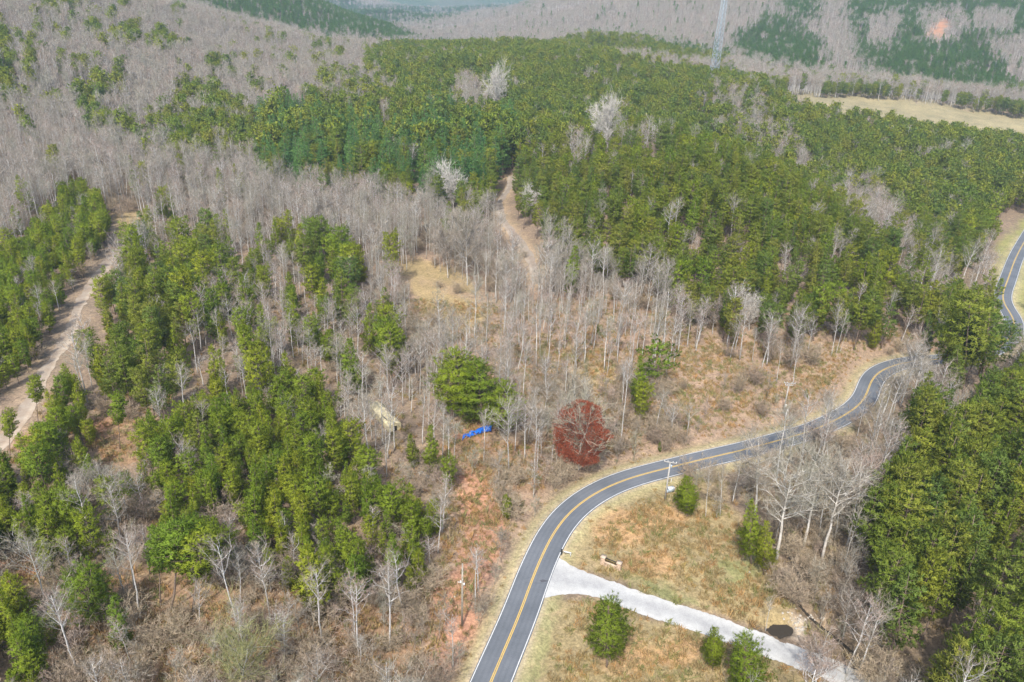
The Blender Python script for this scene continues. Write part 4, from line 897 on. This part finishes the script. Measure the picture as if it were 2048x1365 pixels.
def stuff(name, protos, P, pidv, S, rotz, label, cat, tiltv=None):
    """one object that scatters copies of the given meshes over its points"""
    n = len(P); me = bpy.data.meshes.new(name); me.vertices.add(n); me.vertices.foreach_set('co', np.asarray(P, np.float32).ravel())
    R_ = np.zeros((n, 3), np.float32); R_[:, 2] = rotz
    if tiltv is not None: R_[:, :2] = tiltv
    for nm, tp_, arr in (('rot', 'FLOAT_VECTOR', R_), ('scl', 'FLOAT_VECTOR', np.asarray(S, np.float32))):
        at = me.attributes.new(nm, tp_, 'POINT'); at.data.foreach_set('vector', arr.ravel())
    at = me.attributes.new('pid', 'INT', 'POINT'); at.data.foreach_set('value', np.asarray(pidv, np.int32))
    o = obj(name, me); tag(o, label, cat, kind='stuff')
    ng = bpy.data.node_groups.new(name + '_scatter', 'GeometryNodeTree')
    ng.interface.new_socket('Geometry', in_out='INPUT', socket_type='NodeSocketGeometry'); ng.interface.new_socket('Geometry', in_out='OUTPUT', socket_type='NodeSocketGeometry')
    gi = ng.nodes.new('NodeGroupInput'); go = ng.nodes.new('NodeGroupOutput'); J = ng.nodes.new('GeometryNodeJoinGeometry')
    def attr(nm, t_):
        a = ng.nodes.new('GeometryNodeInputNamedAttribute'); a.data_type = t_; a.inputs[0].default_value = nm; return a.outputs[0]
    ra = attr('rot', 'FLOAT_VECTOR'); sa = attr('scl', 'FLOAT_VECTOR'); ia = attr('pid', 'INT')
    er = ng.nodes.new('FunctionNodeEulerToRotation'); ng.links.new(ra, er.inputs[0])
    for k, pm in enumerate(protos):
        po = bpy.data.objects.new(name + '_tree', pm)
        oi = ng.nodes.new('GeometryNodeObjectInfo'); oi.inputs['Object'].default_value = po; oi.inputs['As Instance'].default_value = False
        cmp_ = ng.nodes.new('FunctionNodeCompare'); cmp_.data_type = 'INT'; cmp_.operation = 'EQUAL'; ng.links.new(ia, cmp_.inputs[2]); cmp_.inputs[3].default_value = k
        ip = ng.nodes.new('GeometryNodeInstanceOnPoints'); ng.links.new(gi.outputs[0], ip.inputs['Points']); ng.links.new(cmp_.outputs[0], ip.inputs['Selection'])
        ng.links.new(oi.outputs['Geometry'], ip.inputs['Instance']); ng.links.new(er.outputs[0], ip.inputs['Rotation']); ng.links.new(sa, ip.inputs['Scale'])
        ng.links.new(ip.outputs[0], J.inputs[0])
    ng.links.new(J.outputs[0], go.inputs[0]); md = o.modifiers.new('scatter', 'NODES'); md.node_group = ng; return o

def rest(name, kinds, keys, label, cat):
    base = []; off = {}
    for k in keys: off[k] = len(base); base += [join_me(k, list(p)) for p in PROTO[k]]
    q = np.nonzero(~indiv & np.isin(kindv, kinds))[0]
    pv = np.zeros(len(q), int); S = np.zeros((len(q), 3))
    for j, i in enumerate(q):
        k = kindv[i]; key = k
        if k == 'pine' and dist[i] > 420: key = 'farthest' if (dist[i] > 1050 or TYPES[ty[i]] in 'F') else 'farpine'
        if k == 'bare' and dist[i] > 520: key = 'farbare'
        if k == 'young' and dist[i] > 500: key = 'farpine'
        pv[j] = off[key] + pid[i] % len(PROTO[key]); s = hts[i] / {'pine': 15, 'young': 10 if key == 'young' else 15, 'con': 21, 'bare': 18}[k]
        w = s * wsc[i] * (max(1, cell[i] / 5.6) ** .8)
        if k == 'bare': w = max(.7, min(1.15, s)) * wsc[i] * (max(1, cell[i] / 5.2) ** .8)
        S[j] = (w, w, s)
    return stuff(name, base, np.c_[x, y, z][q], pv, S, rot[q], label, cat, lean[q])
rest('pine_forest', ['pine', 'young'], ['pine', 'young', 'farpine', 'farthest'], 'continuous green pine forest covering the ridges and far hills behind the nearer pines', 'pine forest')
rest('bare_forest', ['bare'], ['bare', 'farbare'], 'grey leafless hardwood forest covering the slopes and far hills behind the nearer trees', 'bare forest')
if (~indiv & iscon).any(): rest('conifer_forest', ['con'], ['con'], 'remaining dark blue-green conifers of the middle slope', 'conifer forest')

# brush below the trees and dry grass tufts
f = FULL; Dk_all = line_dist(f['x'], f['y'], creek)[0]; T_ = np.array(TYPES)[f['ty']]; okp = (f['dist'] < 470) & (f['Dr'] > 5.5) & (f['Dl'] > 3.5) & (f['Dc'] > 2.2)
pr_ = np.select([np.isin(T_, ['H', 'HP']), T_ == 'S', T_ == 'T', np.isin(T_, ['M', 'Y']), T_ == 'N'], [.5, .75, .5, .3, .03], 0.) * np.where(f['bg'], .18, 1)
pr_ = np.where((Dk_all < 4.5) & (f['dist'] < 220), .75, pr_); gc_ = look(GM, f['bpx'], f['bpy']); pr_ = pr_ * .8 * np.where((gc_[:, 0] > .4) & (gc_[:, 1] > .3), .3, 1) * np.where((gc_[:, 0] > .45) & (gc_[:, 1] < .31), .3, 1)
q = np.nonzero(okp & (rng.random(len(pr_)) < pr_))[0]
BR = [join_me('brush', bare(600 + i, 3.2, 1.5, .1, 7, 6, 4, 3, 1.3, .035, mats=(M_BRUSH, M_BRUSH), tw=.02, multi=3)) for i in range(3)]
SAP = [join_me('brush', bare(610 + i, 7, 1.1, .25, 12, 4, 4, 2, 1.3, .06, mats=(M_TWIG, M_TWIG), tw=.02)) for i in range(3)]
s_ = rng.uniform(.6, 1.3, len(q)); S = np.stack([s_ * rng.uniform(.9, 1.5, len(q)), s_ * rng.uniform(.9, 1.5, len(q)), s_], 1)
stuff('underbrush', BR + SAP, np.c_[f['x'], f['y'], f['z']][q], np.where(rng.random(len(q)) < .5, rng.integers(0, 3, len(q)), rng.integers(3, 6, len(q))), S, rng.uniform(0, 6.28, len(q)), 'tangled leafless brush and saplings under and between the trees', 'brush')
def tufts():
    g = np.random.default_rng(77); X, Y = np.meshgrid(np.arange(-110, 130, 1.0), np.arange(70, 240, 1.0)); X = X.ravel() + g.uniform(-.5, .5, X.size); Y = Y.ravel() + g.uniform(-.5, .5, Y.size)
    Z = h(X, Y); px, py, _ = project(np.c_[X, Y, Z]); t_ = np.array(TYPES)[look(TM, px, py)]; b_ = look(BM, px, py); c_ = look(GM, px, py)
    D = line_dist(X, Y, road)[0]; Dl_ = line_dist(X, Y, ltrack)[0]; Dk_ = line_dist(X, Y, creek)[0]
    drv = inpoly(px, py, DRTOP + DRBOT[::-1])
    pr = np.where(c_[:, 0] > .33, .75, .3) * np.where(b_ | np.isin(t_, ['N', 'S', 'T']), 1, .45) * (vnoise(X / 5, Y / 5, 91) + .35); pr = np.where((c_[:, 0] > .52) & (c_[:, 1] < .3), .08, pr)
    k = (g.random(len(X)) < pr) & (D > 4.6) & ~drv & (px > -60) & (px < W + 60) & (py < H + 80) & (Dl_ > 3) & (Dk_ > 1.4) & (np.hypot(X - POOL[0], Y - POOL[1]) > 4.2)
    k &= (D > 7.5) | (g.random(len(X)) < .25)
    n = 34; pm = []
    for i in range(3):
        P = np.c_[g.normal(0, .28, (n, 2)), np.zeros(n)]; D_ = np.c_[g.normal(0, .35, (n, 2)), np.ones(n)]; V, T = blades(g, P, D_, g.uniform(.4, 1.1, n), .05, .15, 1); pm.append(mesh('tuft', V, T, M_STRAW))
    m_ = k.sum(); s = g.uniform(.5, 1.25, m_) * np.where(D[k] < 9, .6, 1)
    stuff('dry_grass', pm, np.c_[X, Y, Z][k], g.integers(0, 3, m_), np.stack([s * 1.2, s * 1.2, s], 1), g.uniform(0, 6.28, m_), 'tufts of dry golden and tan grass over the open ground', 'dry grass')
    print('tufts', m_)
tufts()

# ------------------------------------------------------------------ built things
M_WOOD = simple('grey_pole_wood', (.34, .31, .25), (.25, .22, .18), 3); M_WOODL = simple('bleached_pole_wood', (.44, .42, .38), (.34, .32, .29), 3)
M_STEEL = simple('galvanised_steel', (.42, .48, .52), (.34, .40, .44), .6, .5, .3); M_WHT = simple('white_paint', (.78, .78, .75), None, 2, .5); M_BLK = simple('black_paint', (.02, .02, .02), (.03, .03, .03), 3, .5)
M_STONE = simple('tan_sandstone', (.56, .42, .30), (.46, .33, .23), 1.8); M_CAP = simple('pale_stone_cap', (.52, .41, .30), (.44, .34, .25), 2); M_GOLD = simple('gold_lettering', (.62, .44, .12), None, 3, .4)
M_PLY = simple('pale_plywood', (.66, .58, .36), (.52, .45, .27), .8); M_BLUE = simple('blue_tarpaulin', (.02, .16, .62), (.012, .08, .36), .8, .45); M_REDW = simple('red_painted_boards', (.36, .12, .09), (.28, .09, .07), 1.5)
M_ROOFG = simple('weathered_roof_sheet', (.42, .40, .38), (.32, .30, .28), 1); M_ROCK = simple('pale_rock', (.46, .42, .36), (.33, .30, .25), 1.5); M_LOG = simple('dead_wood', (.44, .38, .30), (.32, .27, .21), 3)

def pole(bp_, tp_, label, arm, mat, bolt):
    B = ground(*bp_); ht, ang = top_height(B, tp_[1], tp_[0]); o = empty('utility_pole', B); tag(o, label, 'utility pole')
    o.rotation_euler = (0, ang, 0)
    mb = MB(); mb.tube([(0, 0, -.5), (0, 0, ht * .5), (0, 0, ht)], [.2, .17, .13], 12); mb.build('post', mat, o, smooth=True)
    if arm:
        for k, (zz, l, a) in enumerate(arm):
            m2 = MB(); ca, sa = math.cos(a), math.sin(a); m2.box((0, -.2, zz), (l, .16, .18), [(ca, -sa, 0), (sa, ca, 0), (0, 0, 1)]); c_o = m2.build('crossarm', mat, o)
            for t in (-.46, -.2, .2, .46):
                m3 = MB(); cx, cy = l * t * ca, -.2 + l * t * sa; m3.tube([(cx, cy, zz + .08), (cx, cy, zz + .18), (cx, cy, zz + .22), (cx, cy, zz + .34)], [.035, .04, .09, .05], 8); m3.build('insulator', M_WHT, c_o)
    for (zz, dx, w_, nm, mm) in bolt:
        m4 = MB(); m4.tube([(dx, -.18, zz - w_), (dx, -.18, zz - w_ * .9), (dx, -.18, zz + w_ * .9), (dx, -.18, zz + w_)], [w_ * .35, w_ * .5, w_ * .5, w_ * .3], 10); m4.build(nm, mm, o)
    return B, ht
b_, ht = pole((924, 1252), (925, 1128), 'greenish grey wooden pole without crossarm, standing in the red clay left of the road', None, M_WOOD, [])
o = bpy.data.objects['utility_pole']
for zz, dx in ((ht * .70, -.28), (ht * .665, .3)):
    m4 = MB(); m4.tube([(dx * .3, 0, zz), (dx * .8, 0, zz + .03), (dx, 0, zz + .1), (dx, 0, zz + .45)], [.05, .06, .16, .1], 8); m4.build('insulator', M_WHT, o)
pole((1330, 1000), (1340.5, 925), 'pale wooden pole with crossarm on the inside of the road bend beside a grey cabinet', [(9.6, 2.6, -.25)], M_WOODL, [(8.6, .3, .35, 'fuse_can', M_STEEL)])
pole((1567, 822), (1578.5, 768), 'bleached wooden pole with double crossarm and white meter on the tan slope above the road', [(8.2, 2.9, -.1), (7.6, 2.0, -.1)], M_WOODL, [(1.7, .25, .32, 'meter_box', M_WHT)])

def sign():
    a, b = ground(1203, 1127), ground(1240, 1140); c = (a + b) / 2; d = b - a; wd = float(np.hypot(d[0], d[1])); rz = math.atan2(d[1], d[0])
    o = empty('entrance_sign', (c[0], c[1], min(a[2], b[2])), rz); tag(o, 'low tan stone entrance sign with black panel and gold lettering beside the white driveway', 'sign')
    w = wd * 1.08; pw = .82
    for s in (-1, 1):
        m = MB()
        for k in range(5):       # stone courses
            m.box((s * (w / 2 - pw / 2), 0, .15 + k * .34), (pw - .03 * (k % 2), .9 - .03 * ((k + 1) % 2), .337))
        p = m.build('pillar', M_STONE, o); m = MB(); m.box((s * (w / 2 - pw / 2), 0, 1.74), (pw + .12, 1.0, .12)); m.build('cap', M_CAP, p)
    m = MB(); iw = w - 2 * pw
    for k in range(3): m.box((0, -.08, .14 + k * .29), (iw - .01, .7 - .03 * (k % 2), .287))
    m.build('wall', M_STONE, o)
    m = MB(); m.box((0, -.08, .9), (iw - .02, .8, .07)); m.build('ledge', M_CAP, o)
    m = MB(); m.box((0, -.04, 1.3), (iw - .06, .14, .72)); pn = m.build('panel', M_BLK, o)
    m = MB(); r2 = random.Random(5); xx = -iw / 2 + .14
    while xx < iw / 2 - .14:    # letters too small to read in the photograph
        l = r2.uniform(.07, .12); m.box((xx + l / 2, -.116, 1.42), (.03, .012, .2)); m.box((xx + l / 2 + .02, -.118, 1.5 - .08 * r2.randint(0, 2)), (l, .012, .035)); xx += l + .06
    xx = -iw / 2 + .3
    while xx < iw / 2 - .3: l = r2.uniform(.05, .08); m.box((xx + l / 2, -.116, 1.12), (l * .35, .012, .11)); m.box((xx + l / 2 + .01, -.118, .1 + 1.06 - .06 * r2.randint(0, 1)), (l, .012, .025)); xx += l + .05
    m.build('lettering', M_GOLD, pn)
sign()
def mailbox():
    c = ground(1123, 1111); o = empty('mailbox', c, -.25); tag(o, 'roadside mailbox on dark post with long white arm, above the driveway mouth', 'mailbox')
    m = MB(); m.box((0, 0, .5), (.13, .13, 1.3)); m.box((0, -.25, 1.1), (.12, .7, .1)); m.build('post', M_BLK, o)
    m = MB(); th_ = np.linspace(0, math.pi, 9); n = len(th_)
    ring = [(.17, 1.17)] + [(.17 * math.cos(t), 1.32 + .17 * math.sin(t)) for t in th_] + [(-.17, 1.17)]
    V = [(a, y_, b) for y_ in (-.55, .05) for a, b in ring]; k = len(ring)
    V += [(0, -.55, 1.3), (0, .05, 1.3)]
    m.add(V, [(i, (i + 1) % k, (i + 1) % k + k, i + k) for i in range(k)], [(2 * k, (i + 1) % k, i) for i in range(k)] + [(2 * k + 1, i + k, (i + 1) % k + k) for i in range(k)]); b = m.build('box', M_BLK, o)
    m = MB(); m.box((.19, -.15, 1.4), (.02, .05, .25)); m.build('flag', M_WHT, b)
    m = MB(); m.box((1.05, .1, .95), (1.5, .2, .14)); m.box((1.7, .1, .45), (.12, .12, 1.0)); m.build('arm', M_WHT, o)
mailbox()
def cabinet():
    c = ground(1341, 984); o = empty('utility_cabinet', c, .3); tag(o, 'grey metal cabinet with a dark open side among rubble beside the lower crossarm pole', 'cabinet')
    m = MB(); m.box((0, 0, .55), (1.3, .8, 1.1)); m.box((-.95, -.1, .35), (.5, .6, .7)); m.build('housing', M_STEEL, o)
    m = MB(); m.box((0, 0, 1.13), (1.4, .9, .06)); m.build('lid', M_WHT, o)
    m = MB(); m.box((.665, 0, .55), (.03, .6, .85)); m.build('door', M_BLK, o)
    c2 = ground(1342, 965); o2 = empty('marker_post', c2); tag(o2, 'short white marker post behind the grey cabinet near the road edge', 'marker post')
    m = MB(); m.tube([(0, 0, -.2), (0, 0, .9)], .06, 8); m.build('post', M_WHT, o2); m = MB(); m.tube([(0, 0, .9), (0, 0, 1.0)], [.07, .03], 8); m.build('cap', M_WHT, o2)
cabinet()
def tower():
    az = math.radians(14.4); d = 790.0
    for _ in range(30):
        X, Y = d * math.sin(az), d * math.cos(az); z0 = hz(X, Y); px, py, _ = project((X, Y, z0)); az += (1424 - float(px)) / FPX * .8
    o = empty('lattice_tower', (X, Y, z0), .6); tag(o, 'tall grey steel lattice tower rising from behind the pine ridge past the top edge', 'lattice tower')
    Ht = 118; w = lambda t: 4.6 * (1 - t) + 1.1 * t; cs = [(math.cos(a), math.sin(a)) for a in (math.pi / 4, 3 * math.pi / 4, 5 * math.pi / 4, 7 * math.pi / 4)]
    pt = lambda k, t: (w(t) * cs[k][0], w(t) * cs[k][1], Ht * t)
    for k in range(4):
        m = MB(); m.tube([pt(k, -.02), pt(k, .5), pt(k, 1)], [.32, .26, .2], 6); m.build('leg', M_STEEL, o)
        m = MB(); p = pt(k, 0); m.box((p[0], p[1], .0), (1.3, 1.3, 1.2)); m.build('footing', M_CAP, o)
    ts = [0]; 
    while ts[-1] < 1: ts.append(min(1, ts[-1] + (w(ts[-1]) * 1.35) / Ht))
    m = MB(); n = 0
    for a, b in zip(ts[:-1], ts[1:]):
        for k in range(4):
            j = (k + 1) % 4; m.tube([pt(k, b), pt(j, b)], .15, 4, False); m.tube([pt(k, a), pt(j, b)], .15, 4, False); m.tube([pt(j, a), pt(k, b)], .15, 4, False)
    m.build('bracing', M_STEEL, o)
tower()
def house(name, corners, wall_h, roof_h, wallmat, roofmat, label, cat, over=.35, door=True):
    """corners: two ground points of the ridge line and the width"""
    a, b, wd = corners; a, b = np.array(a), np.array(b); c = (a + b) / 2; L = float(np.hypot(*(b - a)[:2])); rz = math.atan2(b[1] - a[1], b[0] - a[0])
    o = empty(name, (c[0], c[1], min(a[2], b[2]) - .1), rz); tag(o, label, cat)
    m = MB(); l, w = L / 2, wd / 2
    V = [(-l, -w, 0), (l, -w, 0), (l, w, 0), (-l, w, 0), (-l, -w, wall_h), (l, -w, wall_h), (l, w, wall_h), (-l, w, wall_h), (-l, 0, wall_h + roof_h), (l, 0, wall_h + roof_h)]
    m.add(V, [(0, 1, 5, 4), (2, 3, 7, 6)]); m.add(V, [(1, 2, 6, 5), (3, 0, 4, 7)], [(5, 6, 9), (7, 4, 8)]); m.build('wall', wallmat, o)
    for s in (-1, 1):
        m = MB(); e = over; sl = roof_h / w; zz = wall_h + roof_h + .05; t = .08
        q = [(-l - e, 0, zz), (l + e, 0, zz), (l + e, s * (w + e), zz - sl * (w + e)), (-l - e, s * (w + e), zz - sl * (w + e))]
        V = q + [(p[0], p[1], p[2] - t) for p in q]; m.add(V, [(0, 1, 2, 3), (4, 7, 6, 5), (0, 4, 5, 1), (1, 5, 6, 2), (2, 6, 7, 3), (3, 7, 4, 0)]); m.build('roof_slope', roofmat, o)
    if door:
        m = MB(); m.box((l + .02, 0, wall_h * .45), (.05, min(1.0, wd * .4), wall_h * .88)); m.build('door', M_BLK if wallmat is not M_REDW else M_WHT, o)
    return o
house('shed', (ground(752, 822), ground(790, 862), 3.2), 2.0, .8, M_PLY, M_PLY, 'long unfinished shed sheathed in pale yellow plywood among bare trees', 'shed', .1)
house('cabin', (ground(388, 640), ground(386, 652), 4.0), 2.4, 1.6, M_REDW, M_ROOFG, 'small red cabin half hidden by trees right of the left grove', 'cabin', .35)
house('outbuilding', (ground(401, 456), ground(414, 462), 2.8), 2.3, .7, M_WHT, M_WHT, 'small white outbuilding behind the grove at the top of the dirt track', 'outbuilding', .15)

def tarp():
    a = ground(955, 868); g = np.random.default_rng(5); n, m_ = 46, 26; u, v = np.meshgrid(np.linspace(-1, 1, n), np.linspace(-1, 1, m_), indexing='ij')
    X = u * 3.3 + .3 * fbm(u * 3, v * 3, 3); Y = v * 1.5 + u * 2.1 + .5 * fbm(u * 4, v * 2, 4); Z = .25 + .7 * np.abs(fbm(u * 3.1 + 5, v * 2.7, 6)) + .5 * np.exp(-((u - .35) / .5) ** 2 - v ** 2)
    Z += .5 * np.abs(fbm(u * 8, v * 7, 8)) + .25 * np.abs(fbm(u * 17, v * 15, 9)); gz = h(X + a[0], Y + a[1]) - a[2]; P = np.stack([X, Y, Z + gz], -1)
    i = np.arange(n * m_).reshape(n, m_); Q = np.stack([i[:-1, :-1], i[1:, :-1], i[1:, 1:], i[:-1, 1:]], -1).reshape(-1, 4)
    uc, vc = (u[:-1, :-1] + .02).ravel(), (v[:-1, :-1] + .04).ravel(); edge = (np.abs(vc) < .55 + .75 * np.abs(fbm(uc * 4 + 9, vc * 0 + 3, 5)) + .3 * (uc > 0)) & (fbm(uc * 5, vc * 4, 17) > -.25)
    me = mesh('blue_tarp', P.reshape(-1, 3), Q[edge], M_BLUE, smooth=False); o = obj('blue_tarp', me, loc=tuple(a)); md = o.modifiers.new('thickness', 'SOLIDIFY'); md.thickness = .03
    tag(o, 'crumpled bright blue tarp on the ground in front of the large pines', 'tarp')
    for k, (px, py, rz, L) in enumerate([(925, 858, .3, 3.5), (930, 850, .9, 3.0), (918, 852, -.4, 2.6), (938, 846, .1, 3.2)]):
        c = ground(px, py); mb = MB(); mb.box((0, 0, .1), (L, .22, .08)); o = mb.build('plank', M_LOG, None, tuple(c)); o.rotation_euler = (0, .03, rz)
        tag(o, ['front loose plank on red soil left of the blue tarp', 'upper right loose plank on red soil left of the blue tarp', 'leftmost loose plank on red soil beside the blue tarp', 'rearmost loose plank on red soil left of the blue tarp'][k], 'plank', 'planks beside the tarp')
tarp()
def log(pa, pb, r, label):
    A, B = ground(*pa), ground(*pb); c = (A + B) / 2; mb = MB(); n = 5; t = np.linspace(0, 1, n)[:, None]; P = A + (B - A) * t - c + np.array([0, 0, r]) + np.c_[np.zeros((n, 2)), .15 * np.sin(t * 5)]
    mb.tube(P, np.linspace(r, r * .6, n), 8); o = mb.build('fallen_log', M_LOG, None, tuple(c), True); tag(o, label, 'log')
log((1133, 774), (1171, 760), .22, 'longer fallen log on the tan slope below the budding shrubs')
log((1150, 797), (1174, 787), .2, 'shorter fallen log on the tan slope nearer the red maple')
log((540, 782), (574, 812), .18, 'pale fallen trunk leaning in the bare woods above the young pines')
log((1662, 1258), (1680, 1262), .12, 'thin white fallen trunk on the ground right of the pond')
def bridge():
    a, b = ground(1585, 1175), ground(1607, 1181); c = (a + b) / 2; L = float(np.hypot(*(b - a)[:2])) + 1; o = empty('footbridge', (c[0], c[1], max(a[2], b[2]) + .2), math.atan2(b[1] - a[1], b[0] - a[0]))
    tag(o, 'weathered plank laid as a footbridge across the narrow creek', 'footbridge')
    for s in (-.22, .22):
        m = MB(); m.box((0, s, 0), (L, .3, .1)); m.build('plank', M_LOG, o)
bridge()
def rocks():
    g = np.random.default_rng(8)
    spots = [(px + g.normal(0, sx), py + g.normal(0, sy)) for px, py, sx, sy, n in [(1600, 1240, 14, 11, 40), (1605, 1262, 6, 5, 20), (1590, 1118, 5, 5, 10), (1556, 1146, 18, 6, 20), (1592, 1190, 5, 8, 10), (1634, 1238, 8, 4, 8), (946, 1040, 22, 26, 6), (930, 1180, 14, 30, 6)] for _ in range(n)]
    mb = MB()
    for px, py in spots:
        c = ground(px, py); r = g.uniform(.1, .3); V = []; n = 6
        V = [(math.cos(a) * r * g.uniform(.7, 1.2), math.sin(a) * r * g.uniform(.7, 1.2), -.1) for a in np.arange(n) * 1.047] + [(math.cos(a) * r * g.uniform(.4, .8), math.sin(a) * r * g.uniform(.4, .8), r * g.uniform(.3, .7)) for a in np.arange(n) * 1.047]
        mb.add(np.array(V) + c, [(i, (i + 1) % n, (i + 1) % n + n, i + n) for i in range(n)], [(n, n + i, n + i + 1) for i in range(1, n - 1)])
    tag(mb.build('rubble', M_ROCK), 'pale stones scattered along the creek bank, pond rim and clay', 'rubble', kind='stuff')
rocks()
for k, (px, py, L, lab) in enumerate([(842, 948, 1.1, 'larger white scrap sheet on dry ground near the yellow-green column pine'), (866, 962, .7, 'smaller white scrap sheet below the grey rubbish on dry ground')]):
    c = ground(px, py); mb = MB(); mb.box((0, 0, .25), (L, L * .7, .12)); mb.box((L * .1, L * .1, .4), (L * .6, L * .4, .16)); o = mb.build('scrap_sheet', M_WHT, None, tuple(c)); o.rotation_euler = (.12, .1, .6); tag(o, lab, 'scrap')
c = ground(855, 955); mb = MB(); mb.box((0, 0, .2), (1.5, .7, .35)); mb.box((.9, -.3, .25), (.9, .5, .4), Matrix.Rotation(.4, 3, 'Z')); mb.tube([(-.8, .1, .1), (1.4, -.5, .6)], .08, 6); o = mb.build('rubbish_heap', M_STEEL, None, tuple(c)); o.rotation_euler = (0, 0, -.5)
tag(o, 'grey heap of rubbish between two white scrap sheets', 'rubbish')
# tar patch on the road
c = unproj(1088, 1163, h); V = [(0, 0, 0)] + [(.75 * math.cos(a) * (1 + .25 * math.sin(5 * a)), .32 * math.sin(a) * (1 + .3 * math.cos(3 * a)), 0) for a in th]
o = obj('tar_patch', mesh('tar_patch', np.array(V), np.array([(0, i + 1, (i + 1) % 32 + 1) for i in range(32)]), simple('dark_tar', (.07, .07, .075), (.10, .10, .11), 3)), loc=(c[0], c[1], float(road[np.argmin(np.hypot(road[:, 0] - c[0], road[:, 1] - c[1])), 2]) + .036)); tag(o, kind='structure')

# ------------------------------------------------------------------ haze
if HAZE:
    mb = MB(); mb.box((0, 3000, 80), (16000, 12000, 460)); hm = bpy.data.materials.new('haze_air'); hm.use_nodes = True; nt = hm.node_tree; nt.nodes.remove(nt.nodes['Principled BSDF'])
    v = nt.nodes.new('ShaderNodeVolumePrincipled'); v.inputs['Color'].default_value = (.62, .82, 1, 1); v.inputs['Density'].default_value = HAZE; v.inputs['Anisotropy'].default_value = .1
    nt.links.new(v.outputs[0], nt.nodes['Material Output'].inputs['Volume']); tag(mb.build('haze', hm), 'thin blue air haze over the valley', 'haze', kind='stuff')
